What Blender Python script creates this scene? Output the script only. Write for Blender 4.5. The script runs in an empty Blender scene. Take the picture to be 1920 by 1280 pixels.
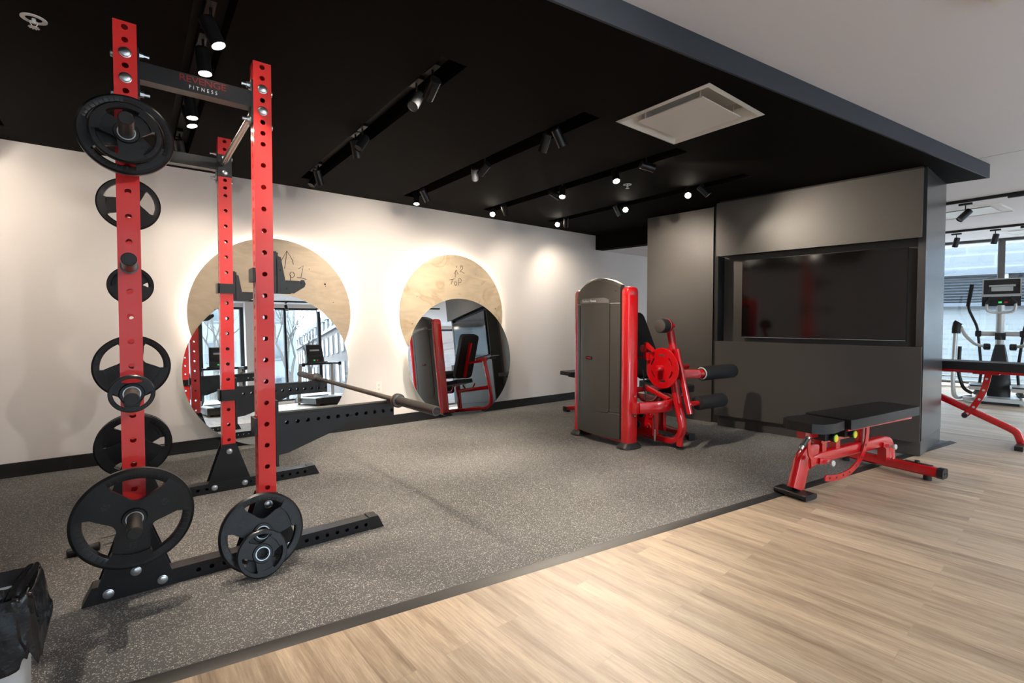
import bpy, bmesh, math, random
from mathutils import Vector, Matrix
random.seed(7)
PI = math.pi
R = math.radians
C = bpy.context.scene.collection
scene = bpy.context.scene

# ------------------------------------------------------------------ camera, sky, exposure
cam_d = bpy.data.cameras.new('camera')
cam = bpy.data.objects.new('camera', cam_d)
C.objects.link(cam)
_yaw, _pit, _rol = 0.6667, 0.0282, 0.0011
_f = Vector((math.sin(_yaw)*math.cos(_pit), math.cos(_yaw)*math.cos(_pit), -math.sin(_pit)))
_r = Vector((math.cos(_yaw), -math.sin(_yaw), 0))
_u = _r.cross(_f)
_r2 = _r*math.cos(_rol) + _u*math.sin(_rol)
_u2 = -_r*math.sin(_rol) + _u*math.cos(_rol)
cam.matrix_world = Matrix(((_r2.x, _u2.x, -_f.x, 0), (_r2.y, _u2.y, -_f.y, 0), (_r2.z, _u2.z, -_f.z, 1.15), (0, 0, 0, 1)))
cam_d.sensor_width = 36
cam_d.lens = 36*904.82/1920
cam_d.shift_x = -2.24/1920
cam_d.shift_y = -12.0/1920
cam_d.clip_start = 0.05
cam_d.clip_end = 300
scene.camera = cam

scene.view_settings.view_transform = 'Standard'
scene.view_settings.look = 'None'
scene.view_settings.gamma = 1
scene.view_settings.use_curve_mapping = False
scene.view_settings.exposure = 0.45
scene.cycles.use_denoising = True
scene.cycles.max_bounces = 10
scene.cycles.diffuse_bounces = 5
scene.cycles.glossy_bounces = 6
scene.cycles.transparent_max_bounces = 16
scene.cycles.sample_clamp_indirect = 6
scene.cycles.caustics_reflective = False
scene.cycles.caustics_refractive = False

SKY = 14.5
SPOT_W = 80.0
world = bpy.data.worlds.new('overcast_sky')
scene.world = world
world.use_nodes = True
_bg = world.node_tree.nodes['Background']
_bg.inputs[0].default_value = (0.80, 0.895, 1.0, 1)
_bg.inputs[1].default_value = SKY

def portal(name, loc, rot, sx, sy):          # guides the sky's light through a window opening
    d = bpy.data.lights.new(name, 'AREA'); d.shape = 'RECTANGLE'; d.size = sx; d.size_y = sy
    d.cycles.is_portal = True
    o = bpy.data.objects.new(name, d); C.objects.link(o); o.location = loc; o.rotation_euler = rot
portal('window_portal_back', (3.9, -3.72, 1.28), (R(90), 0, 0), 9.6, 2.35)
portal('window_portal_right', (11.95, 0.6, 1.35), (R(90), 0, R(90-10.4)), 7.6, 2.4)

# ------------------------------------------------------------------ materials
def nodes(name):
    m = bpy.data.materials.new(name); m.use_nodes = True
    nt = m.node_tree; b = nt.nodes['Principled BSDF']
    return m, nt, b
def mat(name, col, rough=0.5, metal=0.0, bump=0.0, bscale=60, coat=0.0, var=0.0, spec=0.5):
    m, nt, b = nodes(name)
    b.inputs['Base Color'].default_value = (*col, 1)
    b.inputs['Roughness'].default_value = rough
    b.inputs['Metallic'].default_value = metal
    b.inputs['Coat Weight'].default_value = coat
    b.inputs['Coat Roughness'].default_value = 0.06
    b.inputs['Specular IOR Level'].default_value = spec
    if bump or var:
        tc = nt.nodes.new('ShaderNodeTexCoord')
        n = nt.nodes.new('ShaderNodeTexNoise'); n.inputs['Scale'].default_value = bscale; n.inputs['Detail'].default_value = 4
        nt.links.new(tc.outputs['Object'], n.inputs['Vector'])
        if bump:
            bp = nt.nodes.new('ShaderNodeBump'); bp.inputs['Strength'].default_value = bump; bp.inputs['Distance'].default_value = 0.004
            nt.links.new(n.outputs['Fac'], bp.inputs['Height']); nt.links.new(bp.outputs['Normal'], b.inputs['Normal'])
        if var:
            mx = nt.nodes.new('ShaderNodeMix'); mx.data_type = 'RGBA'
            mx.inputs[6].default_value = (*[c*(1-var) for c in col], 1); mx.inputs[7].default_value = (*[min(1, c*(1+var)) for c in col], 1)
            nt.links.new(n.outputs['Fac'], mx.inputs[0]); nt.links.new(mx.outputs[2], b.inputs['Base Color'])
    return m
def emit(name, col, s):
    m, nt, b = nodes(name)
    b.inputs['Base Color'].default_value = (*col, 1)
    b.inputs['Emission Color'].default_value = (*col, 1)
    b.inputs['Emission Strength'].default_value = s
    return m

M = {}
M['red'] = mat('red_powder_coat', (0.84, 0.040, 0.038), 0.32, 0, 0.05, 180, coat=0.35)
M['redgloss'] = mat('red_gloss_paint', (0.50, 0.0035, 0.007), 0.22, 0.0, coat=1.0)
M['black'] = mat('black_textured_steel', (0.006, 0.007, 0.010), 0.36, 0.0, 0.25, 320)
M['rubber'] = mat('black_plate_rubber', (0.0040, 0.0050, 0.0070), 0.36, 0, 0.10, 120, spec=0.45)
M['rubberlogo'] = mat('embossed_rubber', (0.020, 0.024, 0.032), 0.55)
M['vinyl'] = mat('black_vinyl', (0.007, 0.007, 0.008), 0.42, 0, 0.3, 260)
M['plastic'] = mat('black_plastic', (0.007, 0.007, 0.008), 0.45)
M['shroud'] = mat('dark_grey_shroud', (0.050, 0.046, 0.042), 0.48, 0.0, 0.25, 420, var=0.12)
M['foam'] = mat('black_foam', (0.006, 0.006, 0.007), 0.75, 0, 0.3, 400)
M['chrome'] = mat('chrome', (0.75, 0.75, 0.76), 0.14, 1.0)
M['zinc'] = mat('zinc_bolt', (0.62, 0.66, 0.70), 0.3, 1.0)
M['steel'] = mat('brushed_steel', (0.50, 0.47, 0.42), 0.27, 1.0, 0.05, 300)
M['barsleeve'] = mat('worn_bar_sleeve', (0.13, 0.125, 0.12), 0.42, 0.85, 0.1, 200)
M['bar'] = mat('dark_bar_steel', (0.20, 0.18, 0.16), 0.38, 0.9, 0.3, 700)
M['copper'] = mat('coppery_ring', (0.55, 0.30, 0.24), 0.35, 0.8)
M['ceil'] = mat('black_ceiling_paint', (0.0034, 0.0025, 0.0021), 0.8, 0, 0.03, 40, spec=0.06)
M['fascia'] = mat('dark_fascia_daylight_tint', (0.028, 0.037, 0.052), 0.5)  # blue cast of the daylight is put into this base colour
M['slot'] = mat('matte_black_slot', (0.004, 0.004, 0.004), 0.8)
M['white'] = mat('white_ceiling_paint', (0.74, 0.73, 0.78), 0.8, 0, 0.02, 30)
M['wall'] = mat('off_white_wall_paint', (0.80, 0.762, 0.752), 0.7, 0, 0.03, 60, var=0.015)
M['base'] = mat('black_baseboard', (0.006, 0.006, 0.006), 0.45)
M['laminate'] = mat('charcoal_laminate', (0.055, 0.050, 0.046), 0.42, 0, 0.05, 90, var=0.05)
M['laminate_side'] = mat('charcoal_side_laminate', (0.050, 0.050, 0.052), 0.26, 0, 0.02, 60)
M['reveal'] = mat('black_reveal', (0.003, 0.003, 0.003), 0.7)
M['screen'] = mat('tv_glass', (0.003, 0.0025, 0.0025), 0.09, 0, spec=1.0)
M['tvframe'] = mat('tv_frame', (0.01, 0.01, 0.01), 0.25)
M['silver'] = mat('silver_plastic', (0.58, 0.59, 0.58), 0.35, 0.3)
M['ventwhite'] = mat('white_painted_metal', (0.72, 0.71, 0.68), 0.35)
M['outletwhite'] = mat('white_plastic', (0.85, 0.84, 0.82), 0.35)
M['dark'] = mat('hole_dark', (0.01, 0.01, 0.01), 0.9)
M['mirror'] = mat('mirror_silver', (0.90, 0.92, 0.92), 0.0, 1.0)
M['glassedge'] = mat('mirror_glass_edge', (0.55, 0.68, 0.66), 0.15)
M['lens'] = emit('lamp_lens_lit', (1.0, 0.90, 0.72), 60)
M['lensoff'] = mat('lamp_lens_off', (0.12, 0.12, 0.12), 0.1)
M['led'] = emit('led_strip', (1.0, 0.93, 0.82), 48)
M['ink'] = mat('black_marker_ink', (0.01, 0.01, 0.012), 0.6)
M['logored'] = mat('logo_red', (0.24, 0.010, 0.012), 0.4)
M['logowhite'] = mat('logo_white', (0.85, 0.88, 0.92), 0.4)
M['yellow'] = mat('yellow_knob_cap', (0.85, 0.55, 0.02), 0.4)
M['green'] = mat('green_knob_ring', (0.20, 0.75, 0.05), 0.4)
M['mullion'] = mat('black_window_frame', (0.010, 0.010, 0.011), 0.4)
M['mulliongrey'] = mat('grey_window_post', (0.10, 0.095, 0.09), 0.5)
M['bin'] = mat('grey_bin_plastic', (0.50, 0.54, 0.57), 0.4)
M['snow'] = mat('snowy_ground', (0.24, 0.25, 0.26), 0.9, 0, 0.4, 3)
M['bark'] = mat('grey_bark', (0.055, 0.05, 0.045), 0.9)
M['paleblock'] = mat('pale_render', (0.135, 0.15, 0.158), 0.9)
M['darkpane'] = mat('dark_window_pane', (0.04, 0.055, 0.065), 0.15)
M['roofslate'] = mat('slate_roof', (0.07, 0.08, 0.09), 0.8)
M['trimwhite'] = mat('white_stone_trim', (0.10, 0.105, 0.11), 0.8)
M['louvre'] = mat('grey_blue_louvre', (0.034, 0.045, 0.058), 0.5)
M['display'] = mat('dark_display', (0.02, 0.02, 0.02), 0.12)
M['ledgreen'] = emit('green_button', (0.05, 0.6, 0.15), 0.6)
M['buttonred'] = mat('red_button', (0.7, 0.03, 0.03), 0.4)

# speckled rubber
def speckle():
    m, nt, b = nodes('speckled_rubber_mat')
    tc = nt.nodes.new('ShaderNodeTexCoord')
    v = nt.nodes.new('ShaderNodeTexVoronoi'); v.inputs['Scale'].default_value = 250
    nz0 = nt.nodes.new('ShaderNodeTexNoise'); nz0.inputs['Scale'].default_value = 90; nz0.inputs['Detail'].default_value = 2
    mxv = nt.nodes.new('ShaderNodeVectorMath'); mxv.operation = 'MULTIPLY_ADD'; mxv.inputs[1].default_value = (0.012, 0.012, 0.012)
    nt.links.new(tc.outputs['Object'], nz0.inputs['Vector']); nt.links.new(nz0.outputs['Color'], mxv.inputs[0]); nt.links.new(tc.outputs['Object'], mxv.inputs[2])
    nt.links.new(mxv.outputs[0], v.inputs['Vector'])
    sep = nt.nodes.new('ShaderNodeSeparateColor'); nt.links.new(v.outputs['Color'], sep.inputs[0])
    gt = nt.nodes.new('ShaderNodeMath'); gt.operation = 'GREATER_THAN'; gt.inputs[1].default_value = 0.72
    nt.links.new(sep.outputs[0], gt.inputs[0])
    lt = nt.nodes.new('ShaderNodeMath'); lt.operation = 'LESS_THAN'; lt.inputs[1].default_value = 0.50
    nt.links.new(v.outputs['Distance'], lt.inputs[0])
    mu = nt.nodes.new('ShaderNodeMath'); mu.operation = 'MULTIPLY'; nt.links.new(gt.outputs[0], mu.inputs[0]); nt.links.new(lt.outputs[0], mu.inputs[1])
    fl = nt.nodes.new('ShaderNodeMapRange'); fl.inputs[3].default_value = 0.22; fl.inputs[4].default_value = 0.62
    nt.links.new(sep.outputs[1], fl.inputs[0])
    big = nt.nodes.new('ShaderNodeTexNoise'); big.inputs['Scale'].default_value = 1.4; big.inputs['Detail'].default_value = 5
    nt.links.new(tc.outputs['Object'], big.inputs['Vector'])
    bm_ = nt.nodes.new('ShaderNodeMapRange'); bm_.inputs[1].default_value = 0.3; bm_.inputs[2].default_value = 0.7; bm_.inputs[3].default_value = 0.066; bm_.inputs[4].default_value = 0.118
    nt.links.new(big.outputs['Fac'], bm_.inputs[0])
    cb = nt.nodes.new('ShaderNodeCombineColor')
    for i in range(3): nt.links.new(bm_.outputs[0], cb.inputs[i])
    cf = nt.nodes.new('ShaderNodeMix'); cf.data_type = 'RGBA'; cf.inputs[6].default_value = (0, 0, 0, 1); cf.inputs[7].default_value = (1.0, 0.95, 0.87, 1)
    nt.links.new(fl.outputs[0], cf.inputs[0])
    mx = nt.nodes.new('ShaderNodeMix'); mx.data_type = 'RGBA'
    nt.links.new(mu.outputs[0], mx.inputs[0]); nt.links.new(cb.outputs[0], mx.inputs[6]); nt.links.new(cf.outputs[2], mx.inputs[7])
    nt.links.new(mx.outputs[2], b.inputs['Base Color'])
    b.inputs['Roughness'].default_value = 0.72
    n2 = nt.nodes.new('ShaderNodeTexNoise'); n2.inputs['Scale'].default_value = 260
    nt.links.new(tc.outputs['Object'], n2.inputs['Vector'])
    bp = nt.nodes.new('ShaderNodeBump'); bp.inputs['Strength'].default_value = 0.35; bp.inputs['Distance'].default_value = 0.002
    nt.links.new(n2.outputs['Fac'], bp.inputs['Height']); nt.links.new(bp.outputs['Normal'], b.inputs['Normal'])
    return m
M['mat'] = speckle()

def planks():
    m, nt, b = nodes('oak_plank_floor')
    tc = nt.nodes.new('ShaderNodeTexCoord')
    mp = nt.nodes.new('ShaderNodeMapping'); mp.inputs['Rotation'].default_value = (0, 0, R(90-2.5))
    nt.links.new(tc.outputs['Object'], mp.inputs['Vector'])
    def brick(mort):
        br = nt.nodes.new('ShaderNodeTexBrick'); br.offset = 0.37; br.squash = 1.0
        br.inputs['Scale'].default_value = 1.0; br.inputs['Brick Width'].default_value = 1.02; br.inputs['Row Height'].default_value = 0.112
        br.inputs['Mortar Size'].default_value = mort; br.inputs['Mortar Smooth'].default_value = 0.1; br.inputs['Bias'].default_value = 0.0
        br.inputs['Color1'].default_value = (0, 0, 0, 1); br.inputs['Color2'].default_value = (1, 1, 1, 1); br.inputs['Mortar'].default_value = (0.5, 0.5, 0.5, 1)
        nt.links.new(mp.outputs[0], br.inputs['Vector']); return br
    br = brick(0.0012)
    # grain stretched along the planks, shifted plank by plank
    sc = nt.nodes.new('ShaderNodeMapping'); sc.inputs['Scale'].default_value = (0.75, 9.0, 1)
    nt.links.new(mp.outputs[0], sc.inputs['Vector'])
    off = nt.nodes.new('ShaderNodeVectorMath'); off.operation = 'MULTIPLY_ADD'; off.inputs[1].default_value = (17, 5, 3)
    nt.links.new(br.outputs['Color'], off.inputs[0]); nt.links.new(sc.outputs[0], off.inputs[2])
    g = nt.nodes.new('ShaderNodeTexNoise'); g.inputs['Scale'].default_value = 2.0; g.inputs['Detail'].default_value = 8; g.inputs['Roughness'].default_value = 0.62; g.inputs['Distortion'].default_value = 0.35
    nt.links.new(off.outputs[0], g.inputs['Vector'])
    sc2 = nt.nodes.new('ShaderNodeMapping'); sc2.inputs['Scale'].default_value = (3.5, 60.0, 1)
    nt.links.new(mp.outputs[0], sc2.inputs['Vector'])
    g2 = nt.nodes.new('ShaderNodeTexNoise'); g2.inputs['Scale'].default_value = 2.2; g2.inputs['Detail'].default_value = 5; g2.inputs['Roughness'].default_value = 0.7
    nt.links.new(sc2.outputs[0], g2.inputs['Vector'])
    rp = nt.nodes.new('ShaderNodeValToRGB')
    e = rp.color_ramp.elements
    e[0].position = 0.28; e[0].color = (0.245, 0.165, 0.112, 1)
    e[1].position = 0.74; e[1].color = (0.56, 0.445, 0.325, 1)
    k = rp.color_ramp.elements.new(0.5); k.color = (0.44, 0.330, 0.230, 1)
    nt.links.new(g.outputs['Fac'], rp.inputs[0])
    mr = nt.nodes.new('ShaderNodeMapRange'); mr.inputs[1].default_value = 0.3; mr.inputs[2].default_value = 0.7; mr.inputs[3].default_value = 0.70; mr.inputs[4].default_value = 1.22
    nt.links.new(g2.outputs['Fac'], mr.inputs[0])
    vm = nt.nodes.new('ShaderNodeVectorMath'); vm.operation = 'SCALE'
    nt.links.new(rp.outputs[0], vm.inputs[0]); nt.links.new(mr.outputs[0], vm.inputs['Scale'])
    # plank to plank tone
    mr2 = nt.nodes.new('ShaderNodeMapRange'); mr2.inputs[3].default_value = 0.84; mr2.inputs[4].default_value = 1.12
    nt.links.new(br.outputs['Color'], mr2.inputs[0])
    vm2 = nt.nodes.new('ShaderNodeVectorMath'); vm2.operation = 'SCALE'
    nt.links.new(vm.outputs[0], vm2.inputs[0]); nt.links.new(mr2.outputs[0], vm2.inputs['Scale'])
    mx = nt.nodes.new('ShaderNodeMix'); mx.data_type = 'RGBA'; mx.inputs[7].default_value = (0.36, 0.27, 0.19, 1)
    nt.links.new(br.outputs['Fac'], mx.inputs[0]); nt.links.new(vm2.outputs[0], mx.inputs[6])
    nt.links.new(mx.outputs[2], b.inputs['Base Color'])
    b.inputs['Roughness'].default_value = 0.42
    bp = nt.nodes.new('ShaderNodeBump'); bp.inputs['Strength'].default_value = 0.12; bp.inputs['Distance'].default_value = 0.002
    nt.links.new(g2.outputs['Fac'], bp.inputs['Height']); nt.links.new(bp.outputs['Normal'], b.inputs['Normal'])
    return m
M['wood'] = planks()

def ply(name, warm, seed, smear):
    m, nt, b = nodes(name)
    tc = nt.nodes.new('ShaderNodeTexCoord')
    mp = nt.nodes.new('ShaderNodeMapping'); mp.inputs['Location'].default_value = (seed, seed*2, 0); mp.inputs['Scale'].default_value = (1.0, 1.0, 3.2)
    nt.links.new(tc.outputs['Object'], mp.inputs['Vector'])
    n = nt.nodes.new('ShaderNodeTexNoise'); n.inputs['Scale'].default_value = 3; n.inputs['Detail'].default_value = 6; n.inputs['Distortion'].default_value = 1.2
    nt.links.new(mp.outputs[0], n.inputs['Vector'])
    rp = nt.nodes.new('ShaderNodeValToRGB'); e = rp.color_ramp.elements
    e[0].position = 0.3; e[0].color = (*[c*0.80 for c in warm], 1); e[1].position = 0.62; e[1].color = (*warm, 1)
    nt.links.new(n.outputs['Fac'], rp.inputs[0])
    w = nt.nodes.new('ShaderNodeTexNoise'); w.inputs['Scale'].default_value = 2.3; w.inputs['Distortion'].default_value = 2.5; w.inputs['Detail'].default_value = 1
    nt.links.new(tc.outputs['Object'], w.inputs['Vector'])
    rr = nt.nodes.new('ShaderNodeValToRGB'); q = rr.color_ramp.elements
    q[0].position = 0.56; q[0].color = (0, 0, 0, 1); q[1].position = 0.64; q[1].color = (1, 1, 1, 1)
    k = rr.color_ramp.elements.new(0.70); k.color = (0, 0, 0, 1)
    nt.links.new(w.outputs['Fac'], rr.inputs[0])
    sm = nt.nodes.new('ShaderNodeMath'); sm.operation = 'MULTIPLY'; sm.inputs[1].default_value = smear
    nt.links.new(rr.outputs[0], sm.inputs[0])
    mx = nt.nodes.new('ShaderNodeMix'); mx.data_type = 'RGBA'; mx.inputs[7].default_value = (0.42, 0.27, 0.14, 1)
    nt.links.new(sm.outputs[0], mx.inputs[0]); nt.links.new(rp.outputs[0], mx.inputs[6])
    nt.links.new(mx.outputs[2], b.inputs['Base Color'])
    b.inputs['Roughness'].default_value = 0.45; b.inputs['Coat Weight'].default_value = 0.15
    return m
M['ply1'] = ply('birch_plywood_greyish', (0.58, 0.47, 0.345), 3.1, 0.12)
M['ply2'] = ply('birch_plywood_pale', (0.70, 0.57, 0.41), 8.7, 0.5)

def brickmat(name, c1, c2, mort, bw, bh, size=0.012):
    m, nt, b = nodes(name)
    tc = nt.nodes.new('ShaderNodeTexCoord')
    sp = nt.nodes.new('ShaderNodeSeparateXYZ'); nt.links.new(tc.outputs['Object'], sp.inputs[0])
    ad = nt.nodes.new('ShaderNodeMath'); ad.operation = 'ADD'
    nt.links.new(sp.outputs[0], ad.inputs[0]); nt.links.new(sp.outputs[1], ad.inputs[1])
    cx = nt.nodes.new('ShaderNodeCombineXYZ'); nt.links.new(ad.outputs[0], cx.inputs[0]); nt.links.new(sp.outputs[2], cx.inputs[1])
    br = nt.nodes.new('ShaderNodeTexBrick'); br.inputs['Scale'].default_value = 1; br.inputs['Brick Width'].default_value = bw; br.inputs['Row Height'].default_value = bh
    br.inputs['Mortar Size'].default_value = size
    br.inputs['Color1'].default_value = (*c1, 1); br.inputs['Color2'].default_value = (*c2, 1); br.inputs['Mortar'].default_value = (*mort, 1)
    nt.links.new(cx.outputs[0], br.inputs['Vector']); nt.links.new(br.outputs['Color'], b.inputs['Base Color'])
    b.inputs['Roughness'].default_value = 0.9
    return m
M['redbrick'] = brickmat('weathered_red_brick', (0.055, 0.038, 0.034), (0.07, 0.05, 0.044), (0.075, 0.07, 0.066), 0.5, 0.16)
M['palebrick'] = brickmat('pale_blockwork', (0.060, 0.070, 0.078), (0.074, 0.085, 0.094), (0.098, 0.108, 0.116), 1.1, 0.34, 0.02)
M['siding'] = brickmat('pale_siding', (0.105, 0.118, 0.125), (0.110, 0.123, 0.130), (0.085, 0.096, 0.104), 30, 0.14, 0.012)

def glassmat():
    m = bpy.data.materials.new('window_glass'); m.use_nodes = True; nt = m.node_tree
    for n in list(nt.nodes): nt.nodes.remove(n)
    out = nt.nodes.new('ShaderNodeOutputMaterial'); mx = nt.nodes.new('ShaderNodeMixShader')
    tr = nt.nodes.new('ShaderNodeBsdfTransparent'); tr.inputs[0].default_value = (0.93, 0.97, 0.98, 1)
    gl = nt.nodes.new('ShaderNodeBsdfGlossy'); gl.inputs['Roughness'].default_value = 0.01
    mx.inputs[0].default_value = 0.09
    nt.links.new(tr.outputs[0], mx.inputs[1]); nt.links.new(gl.outputs[0], mx.inputs[2]); nt.links.new(mx.outputs[0], out.inputs[0])
    return m
M['glass'] = glassmat()

# ------------------------------------------------------------------ mesh helpers
V = Vector
class G:
    def __init__(s): s.b = bmesh.new()
    def face(s, pts):
        vs = [s.b.verts.new(p) for p in pts]
        return s.b.faces.new(vs)
    def hexa(s, p):          # 8 points: 4 bottom ccw, 4 top ccw
        v = [s.b.verts.new(q) for q in p]
        for f in ((0, 3, 2, 1), (4, 5, 6, 7), (0, 1, 5, 4), (1, 2, 6, 5), (2, 3, 7, 6), (3, 0, 4, 7)):
            s.b.faces.new([v[i] for i in f])
        return v
    def box(s, x0, x1, y0, y1, z0, z1, bev=0, seg=2):
        v = s.hexa([(x0, y0, z0), (x1, y0, z0), (x1, y1, z0), (x0, y1, z0), (x0, y0, z1), (x1, y0, z1), (x1, y1, z1), (x0, y1, z1)])
        if bev: s.bevel(v, bev, seg)
        return s
    def bevel(s, vs, w, seg=2):
        st = set(vs)
        ed = [e for e in s.b.edges if e.verts[0] in st and e.verts[1] in st and len(e.link_faces) == 2 and e.calc_face_angle(0) > 0.6]
        if ed: bmesh.ops.bevel(s.b, geom=ed, offset=w, segments=seg, affect='EDGES', profile=0.5)
    def prism(s, poly, o, u, v, t, bev=0, seg=2):    # polygon in frame (o,u,v) extruded t along u x v
        o, u, v = V(o), V(u), V(v); n = u.cross(v)
        a = [s.b.verts.new(o + u*p[0] + v*p[1]) for p in poly]
        c = [s.b.verts.new(o + u*p[0] + v*p[1] + n*t) for p in poly]
        s.b.faces.new(a[::-1]); s.b.faces.new(c)
        k = len(poly)
        for i in range(k): s.b.faces.new((a[i], a[(i+1) % k], c[(i+1) % k], c[i]))
        if bev: s.bevel(a+c, bev, seg)
        return s
    def rings(s, rs, cap=True, closed=False):
        n = len(rs[0]); L = [[s.b.verts.new(p) for p in r] for r in rs]
        m = len(L)
        for i in range(m if closed else m-1):
            A, B = L[i], L[(i+1) % m]
            for j in range(n): s.b.faces.new((A[j], A[(j+1) % n], B[(j+1) % n], B[j]))
        if cap and not closed:
            s.b.faces.new(L[0][::-1]); s.b.faces.new(L[-1])
        return s
    def sweep(s, pts, sec, up=None, cap=True, closed=False):   # section = list of (a,b) in (side, up) frame
        pts = [V(p) for p in pts]; m = len(pts); rs = []
        prev = None
        for i in range(m):
            if closed: t = pts[(i+1) % m] - pts[i-1]
            elif i == 0: t = pts[1]-pts[0]
            elif i == m-1: t = pts[-1]-pts[-2]
            else: t = (pts[i+1]-pts[i]).normalized() + (pts[i]-pts[i-1]).normalized()
            t.normalize()
            if up is not None: w = V(up)
            elif prev is None: w = V((0, 0, 1)) if abs(t.z) < 0.9 else V((0, 1, 0))
            else: w = prev
            a = t.cross(w).normalized(); b = a.cross(t).normalized(); prev = b
            k = 1.0
            if 0 < i < m-1 or closed:
                d = (pts[(i+1) % m]-pts[i]).normalized().dot(t); k = 1/max(d, 0.5)
            rs.append([pts[i] + a*p[0] + b*p[1] for p in sec])
        s.rings(rs, cap, closed)
        return s
    def tube(s, pts, r, seg=12, cap=True, closed=False):
        return s.sweep(pts, [(r*math.cos(2*PI*i/seg), r*math.sin(2*PI*i/seg)) for i in range(seg)], None, cap, closed)
    def rtube(s, pts, w, h, up=(0, 0, 1), rad=0.004, cap=True):
        rad = min(rad, w*0.45, h*0.45); sec = []
        for cx, cy, a0 in ((w/2-rad, h/2-rad, 0), (-w/2+rad, h/2-rad, 90), (-w/2+rad, -h/2+rad, 180), (w/2-rad, -h/2+rad, 270)):
            for k in (0, 45, 90): sec.append((cx+rad*math.cos(R(a0+k)), cy+rad*math.sin(R(a0+k))))
        return s.sweep(pts, sec, up, cap)
    def oval(s, pts, w, h, up=(0, 0, 1), seg=20, p=0.6):
        sec = []
        for i in range(seg):
            a = 2*PI*i/seg; c, q = math.cos(a), math.sin(a)
            sec.append((w/2*math.copysign(abs(c)**p, c), h/2*math.copysign(abs(q)**p, q)))
        return s.sweep(pts, sec, up)
    def cyl(s, a, b, r, seg=20, r2=None, bev=0):
        a, b = V(a), V(b); t = (b-a).normalized(); L = (b-a).length
        w = V((0, 0, 1)) if abs(t.z) < 0.9 else V((0, 1, 0)); x = t.cross(w).normalized(); y = x.cross(t)
        r2 = r if r2 is None else r2
        prof = [(0, r), (L, r2)] if not bev else [(0, r-bev), (bev, r), (L-bev, r2), (L, r2-bev)]
        s.rings([[a + t*d + (x*math.cos(2*PI*i/seg) + y*math.sin(2*PI*i/seg))*q for i in range(seg)] for d, q in prof])
        return s
    def lathe(s, prof, o, ax, seg=32, cap=True):     # prof: (radius, height)
        o, ax = V(o), V(ax).normalized(); w = V((0, 0, 1)) if abs(ax.z) < 0.9 else V((0, 1, 0)); x = ax.cross(w).normalized(); y = x.cross(ax)
        s.rings([[o + ax*h + (x*math.cos(2*PI*i/seg) + y*math.sin(2*PI*i/seg))*max(r, 1e-4) for i in range(seg)] for r, h in prof], cap)
        return s
    def torus(s, o, ax, Rr, r, seg=40, ss=10):
        o, ax = V(o), V(ax).normalized(); w = V((0, 0, 1)) if abs(ax.z) < 0.9 else V((0, 1, 0)); x = ax.cross(w).normalized(); y = x.cross(ax)
        rs = []
        for i in range(seg):
            a = 2*PI*i/seg; d = x*math.cos(a)+y*math.sin(a)
            rs.append([o + d*(Rr + r*math.cos(2*PI*j/ss)) + ax*(r*math.sin(2*PI*j/ss)) for j in range(ss)])
        s.rings(rs, False, True)
        return s
    def holed(s, o, u, v, W, L, holes, depth=0.004, ox=None):   # plate W wide along u, L along v, round holes [(t along v, radius, aspect)]
        o, u, v = V(o), V(u).normalized(), V(v).normalized(); n = u.cross(v)
        cx = W/2 if ox is None else ox
        cuts = [0.0]
        hs = sorted(holes)
        for t, r, asp in hs:
            q = r*asp*1.25
            cuts += [t-q, t+q]
        cuts.append(L)
        P = lambda a, b, d=0: o + u*a + v*b - n*d
        for i in range(0, len(cuts), 2):
            if cuts[i+1]-cuts[i] > 1e-5: s.face([P(0, cuts[i]), P(W, cuts[i]), P(W, cuts[i+1]), P(0, cuts[i+1])])
        for t, r, asp in hs:
            q = r*asp*1.25; N = 16
            ring = [(cx + r*math.cos(2*PI*k/N), t + r*asp*math.sin(2*PI*k/N)) for k in range(N)]
            outer = []
            for k in range(N):
                a = 2*PI*k/N; c, d = math.cos(a), math.sin(a)
                sx = (W-cx if c > 0 else cx)
                m_ = min(sx/abs(c) if abs(c) > 1e-9 else 1e9, q/abs(d) if abs(d) > 1e-9 else 1e9)
                if k % 4 == 2:
                    outer.append(((W if c > 0 else 0), t + (q if d > 0 else -q)))
                elif k in (1, 15, 0): outer.append((W, t + q*(0 if k == 0 else (0.5 if k == 1 else -0.5))))
                elif k in (7, 8, 9): outer.append((0, t + q*(0 if k == 8 else (0.5 if k == 7 else -0.5))))
                elif k in (3, 4, 5): outer.append((cx + (0 if k == 4 else ((W-cx)*0.4 if k == 3 else -cx*0.4)), t+q))
                else: outer.append((cx + (0 if k == 12 else (-cx*0.4 if k == 11 else (W-cx)*0.4)), t-q))
            a = [s.b.verts.new(P(*p)) for p in outer]; b = [s.b.verts.new(P(*p)) for p in ring]; c = [s.b.verts.new(P(*p, depth)) for p in ring]
            for k in range(N):
                j = (k+1) % N
                s.b.faces.new((a[k], a[j], b[j], b[k])); s.b.faces.new((b[k], b[j], c[j], c[k]))
        return s

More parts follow.
